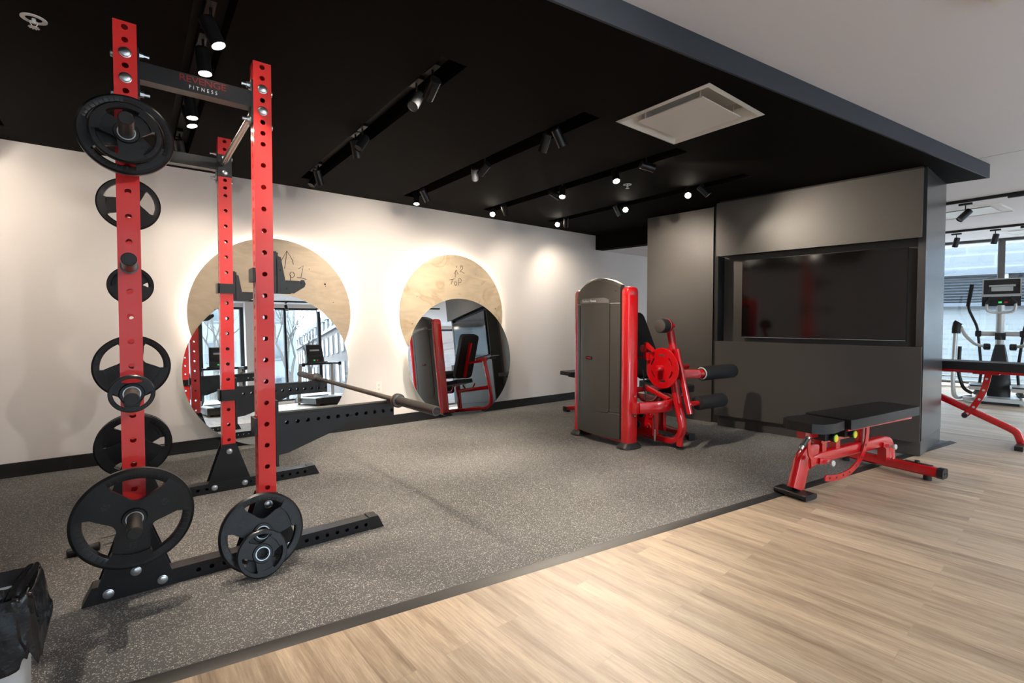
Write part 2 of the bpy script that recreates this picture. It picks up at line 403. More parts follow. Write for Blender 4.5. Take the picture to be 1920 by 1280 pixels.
def clusters(b):
    """connected pieces of a mesh, joined when their boxes touch"""
    b.verts.ensure_lookup_table(); b.verts.index_update(); seen = [False]*len(b.verts); comps = []
    for v in b.verts:
        if seen[v.index]: continue
        st = [v]; seen[v.index] = True; c = []
        while st:
            q = st.pop(); c.append(q)
            for e in q.link_edges:
                w = e.other_vert(q)
                if not seen[w.index]: seen[w.index] = True; st.append(w)
        lo = [min(p.co[i] for p in c)-0.0015 for i in range(3)]; hi = [max(p.co[i] for p in c)+0.0015 for i in range(3)]
        comps.append([c, lo, hi])
    merged = True
    while merged:
        merged = False
        for i in range(len(comps)):
            for j in range(i+1, len(comps)):
                A, B = comps[i], comps[j]
                if all(A[1][k] <= B[2][k] and B[1][k] <= A[2][k] for k in range(3)):
                    comps[i] = [A[0]+B[0], [min(A[1][k], B[1][k]) for k in range(3)], [max(A[2][k], B[2][k]) for k in range(3)]]
                    comps.pop(j); merged = True; break
            if merged: break
    return [c[0] for c in comps]
def obj(name, g, m, parent=None, smooth=40, recalc=True, loc=None, split=True):
    if recalc: bmesh.ops.recalc_face_normals(g.b, faces=g.b.faces)
    mm = M[m] if isinstance(m, str) else m
    def link(b):
        me = bpy.data.meshes.new(name); b.to_mesh(me); b.free()
        if smooth:
            me.shade_smooth(); me.set_sharp_from_angle(angle=R(smooth))
        me.materials.append(mm)
        o = bpy.data.objects.new(name, me); C.objects.link(o)
        if parent: o.parent = parent
        if loc is not None: o.location = loc
        return o
    if parent is not None and split and len(g.b.verts) < 6000:
        cl = clusters(g.b)
        if len(cl) > 1:
            out = []
            for c in cl:
                nb = bmesh.new(); mp_ = {v: nb.verts.new(v.co) for v in c}
                for f in {f for v in c for f in v.link_faces}: nb.faces.new([mp_[v] for v in f.verts])
                out.append(link(nb))
            g.b.free(); return out[0]
    return link(g.b)
def tag(o, label, cat, group=None, kind=None):
    o['label'] = label; o['category'] = cat
    if group: o['group'] = group
    if kind: o['kind'] = kind
    return o
def thing(name, label, cat, loc=(0, 0, 0), rotz=0, group=None):
    o = bpy.data.objects.new(name, None); C.objects.link(o); o.empty_display_size = 0.1
    o.location = loc; o.rotation_euler = (0, 0, rotz)
    return tag(o, label, cat, group)
def struct(name, g, m, parent=None, smooth=30):
    o = obj(name, g, m, parent, smooth)
    if parent is None: o['kind'] = 'structure'
    return o
def copy_tree(o, parent=None):
    c = o.copy(); C.objects.link(c)
    if parent: c.parent = parent
    for ch in [q for q in bpy.data.objects if q.parent == o]: copy_tree(ch, c)
    return c
def fillet(pts, rad, n=6):
    pts = [V(p) for p in pts]; out = [pts[0]]
    for i in range(1, len(pts)-1):
        a, b, c = pts[i-1], pts[i], pts[i+1]
        d1 = (a-b); d2 = (c-b); r = min(rad, d1.length*0.49, d2.length*0.49)
        p, q = b + d1.normalized()*r, b + d2.normalized()*r
        for k in range(n+1):
            t = k/n; out.append(p*(1-t)**2 + b*2*t*(1-t) + q*t*t)
    out.append(pts[-1]); return out
def text(name, body, size, m, parent, mw, ext=0.0006, sx=1.0, space=1.0, shear=0.0):
    cu = bpy.data.curves.new(name, 'FONT'); cu.body = body; cu.size = size; cu.extrude = ext; cu.align_x = 'CENTER'; cu.align_y = 'CENTER'
    cu.space_character = space; cu.shear = shear; cu.resolution_u = 3
    t = bpy.data.objects.new(name+'_tmp', cu); C.objects.link(t)
    dg = bpy.context.evaluated_depsgraph_get()
    me = bpy.data.meshes.new_from_object(t.evaluated_get(dg))
    bpy.data.objects.remove(t); bpy.data.curves.remove(cu)
    me.name = name; me.transform(Matrix.Diagonal((sx, 1, 1, 1))); me.transform(mw)
    me.materials.clear(); me.materials.append(M[m])
    o = bpy.data.objects.new(name, me); C.objects.link(o)
    if parent: o.parent = parent
    return o
def frame(o, x, y):       # matrix whose local x,y,z map to x, y, x cross y
    x, y = V(x).normalized(), V(y).normalized(); z = x.cross(y)
    return Matrix(((x.x, y.x, z.x, o[0]), (x.y, y.y, z.y, o[1]), (x.z, y.z, z.z, o[2]), (0, 0, 0, 1)))

# ------------------------------------------------------------------ room shell
WF = -0.006                  # wood floor level; the rubber mat's top is z = 0
YW = 5.05                    # back wall
CB, CW = 2.461, 2.585        # black ceiling, white ceiling
def fe(x): return 1.494 - (x-1.347)*0.14176          # front edge of the black ceiling
def me_(x): return 1.865 - (x-0.061)*0.14476         # front edge of the rubber mat
g = G(); g.box(-2.6, 12.6, -3.9, 5.3, WF-0.1, WF)
struct('floor', g, 'wood', smooth=0)
g = G()
xs = (-2.5, 6.17)
g.prism([(xs[0], me_(xs[0])+0.055), (xs[1], me_(xs[1])+0.055), (xs[1], YW), (xs[0], YW)], (0, 0, WF), (1, 0, 0), (0, 1, 0), -WF)
o = struct('floor_rubber', g, 'mat', smooth=0)
g = G()
for (a, b) in ((-2.5, 6.185),):
    p = [(0.0, 0.0), (0.058, 0.0), (0.058, 0.0072), (0.045, 0.0075), (0.006, 0.002)]
    d = V((1, -0.14476, 0)).normalized(); nrm = V((-d.y, d.x, 0))
    st, en = V((a, me_(a), WF)), V((b, me_(b), WF))
    g.rings([[q + nrm*u + V((0, 0, w)) for u, w in p] for q in (st, en)])
struct('trim_1', g, mat('black_rubber_ramp', (0.016, 0.0155, 0.016), 0.5, 0, 0.2, 90))
# walls
g = G(); g.box(-2.6, 12.2, YW, YW+0.12, WF, CW); struct('wall_back', g, 'wall', smooth=0)
g = G(); g.box(-2.6, -2.5, -3.9, YW, WF, CW); struct('wall_left', g, 'wall', smooth=0)
g = G(); g.box(-2.5, 5.9, YW-0.014, YW, 0, 0.105, 0.002); struct('baseboard_back', g, 'base')
g = G(); g.box(-2.5, -2.486, -3.6, YW, 0, 0.105); struct('baseboard_left', g, 'base')
# black ceiling slab with recessed lighting slots
slots = [(-0.805, -0.66), (0.215, 0.36), (1.225, 1.372), (2.238, 2.384), (3.245, 3.392), (4.272, 4.416)]
SY0, SY1 = 2.13, 4.70
def rx(y): return 6.151 if y < 3.9 else 6.151
g = G()
def slab(poly): g.prism(poly, (0, 0, CB), (1, 0, 0), (0, 1, 0), CW-CB-0.001)
XR = 6.151
vx0, vx1, vy0, vy1 = 2.835-0.30, 2.835+0.30, 1.774-0.30, 1.774+0.30     # opening for the square vent
slab([(-2.5, fe(-2.5)), (vx0, fe(vx0)), (vx0, SY0), (-2.5, SY0)])
slab([(vx0, fe(vx0)), (vx1, fe(vx1)), (vx1, vy0), (vx0, vy0)]); slab([(vx0, vy1), (vx1, vy1), (vx1, SY0), (vx0, SY0)])
slab([(vx1, fe(vx1)), (XR, fe(XR)), (6.104, 1.09), (6.08, SY0), (vx1, SY0)])
slab([(-2.5, SY1), (5.63, SY1), (5.575, YW), (-2.5, YW)])
prev = -2.5
for a, b in slots:
    g.box(prev, a, SY0, SY1, CB, CW-0.001); prev = b
slab([(prev, SY0), (6.08, SY0), (6.05, 3.9), (5.76, 3.9), (5.63, SY1), (prev, SY1)])
ceil = struct('ceiling', g, 'ceil', smooth=0)
g = G()
for a, b in slots: g.box(a-0.001, b+0.001, SY0-0.001, SY1+0.001, CW-0.012, CW-0.002)
obj('slot_lining', g, 'slot', ceil, 0)
g = G()       # front fascia board, flush with the slab
d = V((1, -0.14176, 0)).normalized(); nn_ = V((d.y, -d.x, 0))
p0, p1 = V((-2.5, fe(-2.5), 0)), V((XR, fe(XR), 0))
g.prism([(0, 0), ((p1-p0).length, 0), ((p1-p0).length, CW-CB), (0, CW-CB)], (p0.x+nn_.x*0.0, p0.y, CB-0.0005), d, (0, 0, 1), 0.012)
obj('fascia', g, 'fascia', ceil, 0)
# pale openings in the side of the second slot
g = G()
for y0, y1 in ((2.30, 2.44), (2.62, 2.76), (3.22, 3.30), (3.36, 3.45), (3.50, 3.58), (4.28, 4.33), (4.37, 4.42)):
    g.box(1.226, 1.229, y0, y1, CB+0.015, CB+0.075)
obj('slot_opening', g, mat('plasterboard', (0.30, 0.25, 0.21), 0.8), ceil, 0)
# white ceiling around it
g = G(); g.box(-2.6, 12.6, -3.9, YW+0.1, CW, CW+0.08); struct('ceiling_white', g, 'white', smooth=0)
g = G(); g.box(5.858, 5.866, -3.6, 0.84, CW-0.0015, CW+0.001); struct('trim_2', g, mat('ceiling_joint', (0.42, 0.42, 0.43), 0.8))
# soffit and lower white ceiling past the black ceiling
g = G(); sx = lambda y: 5.575 + (YW-y)*0.163
g.prism([(sx(YW), YW), (sx(3.7), 3.7), (sx(3.7)+0.16, 3.7), (sx(YW)+0.16, YW)], (0, 0, 2.245), (1, 0, 0), (0, 1, 0), -(-0.336))
struct('ceiling_soffit', g, 'ceil', smooth=0)
g = G(); g.prism([(sx(YW)+0.16, YW), (sx(3.7)+0.16, 3.7), (9.0, 3.7), (9.0, YW)], (0, 0, 2.247), (1, 0, 0), (0, 1, 0), -0.336*-1)
struct('ceiling_passage', g, 'white', smooth=0)

# media wall (dark laminate), frame: d along the wall, n out into the block
tv = -0.1124168
D = V((math.sin(tv), math.cos(tv), 0)); N = V((math.cos(tv), -math.sin(tv), 0))
def W(c, s, z=0): return N*c + D*s + V((0, 0, z))
def wbox(g, c0, c1, s0, s1, z0, z1, bev=0):
    v = g.hexa([W(c0, s0, z0), W(c1, s0, z0), W(c1, s1, z0), W(c0, s1, z0), W(c0, s0, z1), W(c1, s0, z1), W(c1, s1, z1), W(c0, s1, z1)])
    if bev: g.bevel(v, bev, 1)
g = G()
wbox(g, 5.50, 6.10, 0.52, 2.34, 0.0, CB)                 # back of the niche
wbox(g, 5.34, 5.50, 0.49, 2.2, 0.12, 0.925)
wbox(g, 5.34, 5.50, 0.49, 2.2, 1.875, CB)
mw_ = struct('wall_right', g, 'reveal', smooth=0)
g = G(); wbox(g, 5.30, 5.322, 0.488, 2.213, 1.862, 2.436, 0.001); obj('upper_panel', g, 'laminate', mw_)
g = G(); wbox(g, 5.30, 5.322, 0.470, 2.213, 0.126, 0.937, 0.001); obj('lower_panel', g, 'laminate', mw_)
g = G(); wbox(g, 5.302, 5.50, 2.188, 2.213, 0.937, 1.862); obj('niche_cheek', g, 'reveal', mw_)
g = G(); wbox(g, 5.47, 5.497, 0.50, 2.188, 0.925, 1.875); obj('niche_back', g, 'laminate', mw_)
g = G(); wbox(g, 5.365, 5.39, 0.47, 2.2, 0.0, 0.122); obj('plinth', g, 'laminate', mw_)
g = G(); wbox(g, 5.48, 6.05, 2.318, 3.15, 0.0, 2.445, 0.001); obj('column_panel', g, 'laminate', mw_)
g = G()
v = g.hexa([(5.315, 1.071, 0.126), (6.128, 1.092, 0.126), (6.118, 1.15, 0.126), (5.315, 1.125, 0.126), (5.315, 1.071, CB), (6.104, 1.090, CB), (6.1, 1.15, CB), (5.315, 1.125, CB)])
obj('side_panel', g, 'laminate_side', mw_)
g = G()
v = g.hexa([(5.285, 1.071, 0), (6.095, 1.09, 0), (6.08, 1.6, 0), (5.285, 1.14, 0), (5.285, 1.071, 0.1255), (6.095, 1.09, 0.1255), (6.08, 1.6, 0.1255), (5.285, 1.14, 0.1255)])
obj('side_plinth', g, 'laminate_side', mw_)
# television in the niche
t = thing('television', 'large black flat television with glossy screen in the dark wall niche', 'television', W(5.40, 1.27, 0.98))

TL = W(5.40, 1.27, 0.98)
def twbox(c0, c1, s0, s1, z0, z1, bev=0.0):
    g = G(); wbox(g, c0, c1, s0, s1, z0, z1, bev)
    for v in g.b.verts: v.co -= TL
    return g
obj('housing', twbox(5.385, 5.43, 0.585, 1.965, 0.983, 1.806, 0.003), 'tvframe', t)
obj('screen', twbox(5.383, 5.3855, 0.590, 1.960, 0.995, 1.801), 'screen', t)
obj('wall_bracket', twbox(5.43, 5.469, 1.0, 1.5, 1.2, 1.6), 'plastic', t)
lg = obj('bottom_trim', twbox(5.3835, 5.3850, 0.590, 1.960, 0.9845, 0.9875), 'silver', t)
lg['label'] = 'thin silver strip'

# windows: back wall (behind the camera, seen in the mirrors)
def window(name, pts_a, length, ux, uy, head, sill, mulls, frame_m='mullion', post_w=0.06):
    """pts_a start point, unit direction (ux,uy); posts at distances mulls [(s,width,mat)]"""
    d = V((ux, uy, 0)); n = V((-uy, ux, 0)); o = V((pts_a[0], pts_a[1], 0))
    def bx(g, s0, s1, t0, t1, z0, z1):
        q = [o+d*s0+n*t0, o+d*s1+n*t0, o+d*s1+n*t1, o+d*s0+n*t1]
        g.hexa([p+V((0, 0, z0)) for p in q]+[p+V((0, 0, z1)) for p in q])
    g = G()
    bx(g, 0, length, -0.05, 0.05, sill-0.05, sill); bx(g, 0, length, -0.05, 0.05, head, head+0.05)
    root = struct(name, g, frame_m, smooth=0)
    for s0, w_, mm in mulls:
        g = G(); bx(g, s0-w_/2, s0+w_/2, -0.07, 0.05, sill, head); obj('window_post', g, mm, root, 0)
    edges = [0]+[m_[0] for m_ in mulls]+[length]
    for a, b in zip(edges, edges[1:]):
        if b-a < 0.15: continue
        g = G(); bx(g, a, b, -0.005, 0.005, sill, head); obj('glass_pane', g, 'glass', root, 0)
    return root, bx
YB = -3.66
window('window_1', (-0.8, YB), 9.5, 1, 0, 2.44, 0.12, [(0.9, 0.06, 'mullion'), (2.03, 0.10, 'mullion'), (2.91, 0.08, 'mullion'), (3.91, 0.055, 'mullion'), (4.77, 0.075, 'mullion'), (5.9, 0.06, 'mullion'), (7.1, 0.06, 'mullion'), (8.3, 0.06, 'mullion')])
g = G(); g.box(-2.6, 12.6, YB-0.06, YB+0.06, 2.44+0.05, CW); g.box(-2.6, 12.6, YB-0.06, YB+0.06, WF, 0.07); g.box(-2.6, -0.8, YB-0.06, YB+0.06, WF, CW); g.box(8.7, 12.6, YB-0.06, YB+0.06, WF, CW)
struct('wall_front', g, 'wall', smooth=0)
g = G(); g.box(2.15, 2.37, YB-0.10, YB+0.30, WF, CW); struct('wall_column', g, 'wall', smooth=0)
# right hand windows
wa = R(10.4)
wd = V((math.sin(wa), -math.cos(wa), 0))
p0 = V((11.7, 1.9, 0)) - wd*3.6
rw, rbx = window('window_2', (p0.x, p0.y), 9.0, wd.x, wd.y, 2.545, 0.10, [(1.3, 0.05, 'mulliongrey'), (2.6, 0.05, 'mulliongrey'), (4.145, 0.085, 'mulliongrey'), (5.6, 0.05, 'mulliongrey'), (7.2, 0.05, 'mulliongrey')], 'mulliongrey')
g = G(); rbx(g, -0.6, 9.6, -0.1, 0.1, 2.595, CW); struct('wall_window_head', g, 'white', smooth=0)
for k, zz in enumerate((0.085, 0.165, 0.245)):
    g = G(); rbx(g, 0, 9.0, -0.115, -0.075, zz, zz+0.022)
    tag(obj('heater_rail', g, 'silver', None, 30), ['lowest of three pale rails under the right hand window', 'middle of three pale rails under the right hand window', 'topmost of three pale rails under the right hand window'][k], 'rail', 'rails under the window')

# ------------------------------------------------------------------ squat rack
RK = thing('power_rack', 'tall four post squat rack with red perforated uprights and black feet', 'squat rack', (0.25, 3.2, 0))
RL = V((0.25, 3.2, 0))
def rk(name, g, m, parent=None, smooth=40, recalc=True):
    for v in g.b.verts: v.co -= RL
    return obj(name, g, m, parent or RK, smooth, recalc)
HT = 2.375
UW = 0.077
front_holes = [2.352-0.0515*k for k in range(8)] + [1.892-0.1033*k for k in range(16)]
side_holes = [2.352-0.0515*k for k in range(41)]
def upright(x0, y0, z0, skip=()):
    g = G(); w = UW; r = 0.0115
    fh = [(z-z0, r, 1.0) for z in front_holes if z > z0+0.04 and all(abs(z-q) > 0.02 for q in skip)]
    sh = [(z-z0, 0.008, 1.5) for z in side_holes if z > z0+0.04]
    g.holed((x0, y0, z0), (1, 0, 0), (0, 0, 1), w, HT-z0, fh)
    g.holed((x0+w, y0+w, z0), (-1, 0, 0), (0, 0, 1), w, HT-z0, fh)
    g.holed((x0, y0+w, z0), (0, -1, 0), (0, 0, 1), w, HT-z0, sh)
    g.holed((x0+w, y0, z0), (0, 1, 0), (0, 0, 1), w, HT-z0, sh)
    g.face([(x0, y0, HT), (x0+w, y0, HT), (x0+w, y0+w, HT), (x0, y0+w, HT)])
    bmesh.ops.remove_doubles(g.b, verts=g.b.verts, dist=1e-5)
    o = rk('upright', g, 'red', smooth=0, recalc=False)
    return o
XA, XB = -0.047, 0.461
YN0, YF0 = 2.562, 3.765
ups = {}
for nm, x0, y0, sk in (('a', XA, YN0, (2.249, 2.147, 1.376, 0.86)), ('b', XB, YN0, (2.249, 2.147)), ('c', XB, YF0, ()), ('d', XA, YF0, ())):
    ups[nm] = upright(x0, y0, 0.135, sk)
def hexbolt(g, p, ax, r=0.019, h=0.011):
    p, ax = V(p), V(ax).normalized()
    g.lathe([(r*0.9, 0), (r*1.15, 0.0015), (r*1.15, 0.003), (r*0.98, 0.0045), (r*0.95, h*0.8), (r*0.7, h)], p, ax, 18)
def nut(g, p, ax, r=0.014):
    p, ax = V(p), V(ax).normalized()
    g.lathe([(r*1.2, 0), (r*1.2, 0.003), (r, 0.0031), (r, 0.014), (r*0.55, 0.0141), (r*0.55, 0.034)], p, ax, 8)
cx = lambda x0: x0+UW/2
# feet beams
for y0, nm in ((YN0-0.004, 'near'), (YF0-0.012, 'far')):
    g = G(); bz = 0.066
    L0, L1 = -0.10, 1.005
    hs = [(s, 0.010, 1.0) for s in [0.055+0.0515*k for k in range(21)] if not (0.10+(-0.16) < s+L0 < 0.17 or 0.40 < s+L0 < 0.61)]
    # side faces perforated
    g.holed((L0, y0, bz), (0, 0, -1), (1, 0, 0), bz, L1-L0, hs, 0.004)
    g.holed((L0, y0+0.072, 0.0), (0, 0, 1), (1, 0, 0), bz, L1-L0, hs, 0.004)
    g.face([(L0, y0, bz), (L1, y0, bz), (L1, y0+0.072, bz), (L0, y0+0.072, bz)])
    g.face([(L0, y0, 0), (L1, y0, 0), (L1, y0+0.072, 0), (L0, y0+0.072, 0)])
    bmesh.ops.remove_doubles(g.b, verts=g.b.verts, dist=1e-5); rk('base_beam', g, 'black', smooth=0, recalc=False)
    g = G()
    for e, sg in ((L1, 1), (L0, -1)):
        g.prism([(0, 0), (sg*0.083, 0), (sg*0.050, 0.070), (0, 0.070)][::sg], (e, y0-0.002 if sg > 0 else y0-0.002, 0), (1, 0, 0), (0, 0, 1), -0.076, 0.002)
    rk('beam_end_cap', g, 'plastic', smooth=30)
# gusset plates and bolts at the foot of every upright
gb = G()
for x0, y0, inner in ((XA, YN0, 1), (XB, YN0, 1), (XA, YF0, -1), (XB, YF0, -1)):
    c = cx(x0); g = G()
    for yy in (y0-0.009, y0+UW+0.003):
        g.prism([(c-0.125, 0.004), (c+0.125, 0.004), (c+0.125, 0.062), (c+0.042, 0.315), (c-0.042, 0.315), (c-0.125, 0.062)], (0, yy+0.006, 0), (1, 0, 0), (0, 0, 1), 0.006, 0.0015, 1)
    rk('gusset_plate', g, 'black', smooth=30)
    for bx_, bz_ in ((c-0.09, 0.034), (c+0.09, 0.034), (c, 0.10), (c, 0.265)):
        if x0 == XB and bz_ == 0.10: continue
        hexbolt(gb, (bx_, y0-0.010, bz_), (0, -1, 0), 0.0165)
# upper cross beams
for y0, nm in ((YN0+0.006, 'n'), (YF0+0.006, 'f')):
    g = G(); g.box(XA+UW+0.008, XB-0.008, y0+0.0, y0+0.06, 2.158, 2.232, 0.004)
    g.box(XA+UW, XA+UW+0.008, y0-0.004, y0+0.066, 2.085, 2.285, 0.001); g.box(XB-0.008, XB, y0-0.004, y0+0.066, 2.085, 2.285, 0.001)
    rk('crossbeam', g, 'black')
    for zz in (2.268, 2.108):
        nut(gb, (XA+UW+0.008, y0+0.03, zz), (1, 0, 0)); nut(gb, (XB-0.008, y0+0.03, zz), (-1, 0, 0))
        hexbolt(gb, (XA, y0+0.03, zz-0.02), (-1, 0, 0), 0.014); hexbolt(gb, (XB+UW, y0+0.03, zz-0.02), (1, 0, 0), 0.014)
for x0 in (XA, XB):
    for zz in (2.249, 2.147):
        hexbolt(gb, (cx(x0), YN0, zz), (0, -1, 0), 0.0185, 0.013)
for zz in (2.242, 2.143): hexbolt(gb, (cx(XB), YF0-0.007, zz), (0, -1, 0), 0.015)
rk('bolt', gb, 'zinc')
# rear tie beams and pull-up bar
g = G()
for zz in (2.16,): g.box(XA+0.008, XA+0.068, YN0+UW+0.004, YF0-0.004, zz, zz+0.07, 0.004)
g.box(XA+0.008, XA+0.068, YN0+UW+0.004, YF0-0.004, 0.03, 0.09, 0.004)
rk('rear_tie_beam', g, 'black')
g = G()
for yy in (YF0-0.007, YN0+UW): g.box(XB-0.002, XB+UW+0.002, yy, yy+0.007, 2.118, 2.262, 0.0015)
rk('pull_up_bar_plate', g, 'black')
g = G(); g.tube([(0.488, YN0+UW+0.006, 2.195), (0.488, YF0-0.008, 2.195)], 0.0165, 18)
o = rk('pull_up_bar', g, 'steel'); o['label'] = 'bare steel pull-up bar'
# logo on the near cross beam
t1 = text('logo_lettering', 'REVENGE', 0.040, 'logored', RK, frame((0.262, YN0+0.0055, 2.2105), (1, 0, 0), (0, 0, 1)) , sx=1.12, space=0.93)
t1.data.transform(Matrix.Translation(-RL)); t1['label'] = 'dark red REVENGE lettering'
t2 = text('logo_lettering', 'FITNESS', 0.022, 'logowhite', RK, frame((0.262, YN0+0.0055, 2.178), (1, 0, 0), (0, 0, 1)), sx=0.85, space=1.75)
t2.data.transform(Matrix.Translation(-RL)); t2['label'] = 'white FITNESS lettering'
# plate pegs
PX = -0.009
def peg(z, y_at, sgn):
    g = G()
    g.lathe([(0.031, 0), (0.031, 0.008), (0.0245, 0.0085), (0.0245, 0.296), (0.0235, 0.30), (0.0, 0.3001)], (PX, y_at, z), (0, sgn, 0), 28)
    o = rk('plate_peg', g, 'barsleeve')
    g = G(); g.lathe([(0.0238, 0.2995), (0.0238, 0.304), (0.022, 0.306), (0.0, 0.3061)], (PX, y_at, z), (0, sgn, 0), 28)
    for v in g.b.verts: v.co -= RL
    obj('end_cap', g, 'plastic', o)
    return z
for z in (1.885, 1.376, 0.862, 0.362):
    peg(z, YN0, -1); peg(z, YF0+UW, 1)

# J-hooks and spotter arms: they lift off the rack, so they are things
def jhook(yc, label):
    t = thing('j_hook', label, 'bar hook', (XB+UW, yc, 1.34), 0, 'bar hooks on the rack')
    g = G(); h = UW/2+0.010
    sg = -1 if yc > 3 else 1
    g.box(-UW-0.010, 0.012, min(sg*h, sg*(h-0.006)), max(sg*h, sg*(h-0.006)), -0.002, 0.062, 0.001)
    g.box(-UW-0.016, -UW-0.004, -h, h, -0.002, 0.062, 0.001)
    obj('strap', g, 'black', t)
    g = G(); g.box(0.002, 0.014, -0.034, 0.034, -0.050, 0.150, 0.001); obj('back_plate', g, 'black', t)
    g = G(); g.box(0.014, 0.022, -0.030, 0.030, -0.045, 0.145, 0.002); g.box(0.022, 0.118, -0.028, 0.028, 0.000, 0.012, 0.002)
    obj('liner', g, 'plastic', t)
    g = G()
    poly = [(0.016, -0.052), (0.092, -0.052), (0.142, -0.018), (0.147, -0.002), (0.140, 0.016), (0.126, 0.016), (0.115, 0.003), (0.065, 0.000), (0.052, 0.012), (0.033, 0.122), (0.016, 0.128)]
    for yy in (-0.034, 0.040):
        g.prism(poly, (0, yy, 0), (1, 0, 0), (0, 0, 1), 0.006, 0.0006, 1)
    obj('side_plate', g, 'black', t)
    g = G()
    for x, z in ((0.034, 0.060), (0.062, -0.028), (0.130, 0.001)):
        g.cyl((x, -0.0405, z), (x, -0.045, z), 0.006, 10)
    obj('screw', g, 'plastic', t)
    return t
jhook(YN0+UW/2, 'black J-shaped bar hook on the right of the near front red upright')
jhook(YF0+UW/2, 'black J-shaped bar hook on the far front red upright, partly hidden')
def spotter(yc, label, ln=0.617):
    t = thing('spotter_arm', label, 'spotter arm', (XB+UW, yc, 0.61), 0, 'spotter arms on the rack')
    h = UW/2+0.010
    g = G(); g.box(0.003, 0.015, -0.036, 0.036, -0.175, 0.150, 0.001); obj('back_plate', g, 'black', t)
    sg = -1 if yc > 3 else 1
    g = G(); g.box(-UW-0.010, 0.012, min(sg*h, sg*(h-0.006)), max(sg*h, sg*(h-0.006)), 0.0, 0.075, 0.001)
    g.box(-UW-0.016, -UW-0.004, -h, h, 0.0, 0.075, 0.001); obj('strap', g, 'black', t)
    g = G(); w = 0.056; H_ = 0.075
    hs = [(0.040+0.0503*k, 0.0100, 1.0) for k in range(12) if 0.040+0.0503*k < ln-0.02]
    x0 = 0.015
    g.holed((x0, -w/2, H_), (0, 0, -1), (1, 0, 0), H_, ln-x0, hs, 0.004, 0.038)
    g.holed((x0, w/2, 0), (0, 0, 1), (1, 0, 0), H_, ln-x0, hs, 0.004, 0.037)
    g.face([(x0, -w/2, H_), (ln, -w/2, H_), (ln, w/2, H_), (x0, w/2, H_)]); g.face([(x0, -w/2, 0), (ln, -w/2, 0), (ln, w/2, 0), (x0, w/2, 0)])
    g.face([(ln, -w/2, 0), (ln, w/2, 0), (ln, w/2, H_), (ln, -w/2, H_)])
    bmesh.ops.remove_doubles(g.b, verts=g.b.verts, dist=1e-5); obj('arm_beam', g, 'black', t, 0, recalc=False)
    g = G(); g.box(x0, ln-0.01, -0.024, 0.024, H_, H_+0.012, 0.002); o = obj('wear_strip', g, 'plastic', t); 
    g = G()
    for yy in (-0.016, 0.022):
        g.prism([(0.015, 0), (0.365, 0), (0.27, -0.045), (0.06, -0.118), (0.015, -0.122)], (0, yy, 0), (1, 0, 0), (0, 0, 1), 0.006, 0.001, 1)
    obj('gusset', g, 'black', t)
    return t
spotter(YN0+UW/2, 'black spotter arm on the near side of the rack, under the barbell\'s near end')
spotter(YF0+UW/2, 'black spotter arm on the far side of the rack, before the round mirror')

# barbell resting on the two arms
bar_z = 0.61+0.087+0.0145
b0, b1 = V((1.158, 2.075, bar_z)), V((1.09, 4.275, bar_z))
ax = (b1-b0).normalized(); mid = (b0+b1)/2
bb = thing('barbell', 'dark steel barbell without plates lying across the two spotter arms', 'barbell', mid)
g = G(); g.tube([ax*-0.68, ax*0.68], 0.0142, 16); obj('shaft', g, 'bar', bb)
for s in (-1, 1):
    e = -ax*s if s > 0 else ax
    e = ax*s
    g = G(); g.lathe([(0.0248, 0.700), (0.0248, 1.095), (0.0235, 1.1), (0.020, 1.1005), (0.020, 1.096), (0, 1.0961)], (0, 0, 0), e, 32)
    sl = obj('sleeve', g, 'barsleeve', bb)
    g = G(); g.lathe([(0.02, 0.662), (0.036, 0.668), (0.038, 0.675), (0.038, 0.682), (0.0385, 0.684), (0.0385, 0.700), (0.034, 0.703), (0.02, 0.704)], (0, 0, 0), e, 32)
    obj('collar', g, 'barsleeve', bb)
    g = G(); g.lathe([(0.0387, 0.674), (0.0393, 0.676), (0.0393, 0.682), (0.0387, 0.684)], (0, 0, 0), e, 32, False); o = obj('collar_ring', g, 'copper', bb); o['label'] = 'coppery ring'
    g = G(); g.lathe([(0.019, 1.0962), (0.019, 1.0985), (0, 1.0986)], (0, 0, 0), e, 24); o = obj('end_disc', g, 'plastic', sl)
    if s < 0:
        X_ = V((1, 0, 0)) - e*e.dot(V((1, 0, 0))); 
        o = text('end_lettering', 'REVENGE', 0.0075, 'logored', sl, frame(e*1.0990, X_, V((0, 0, 1))))

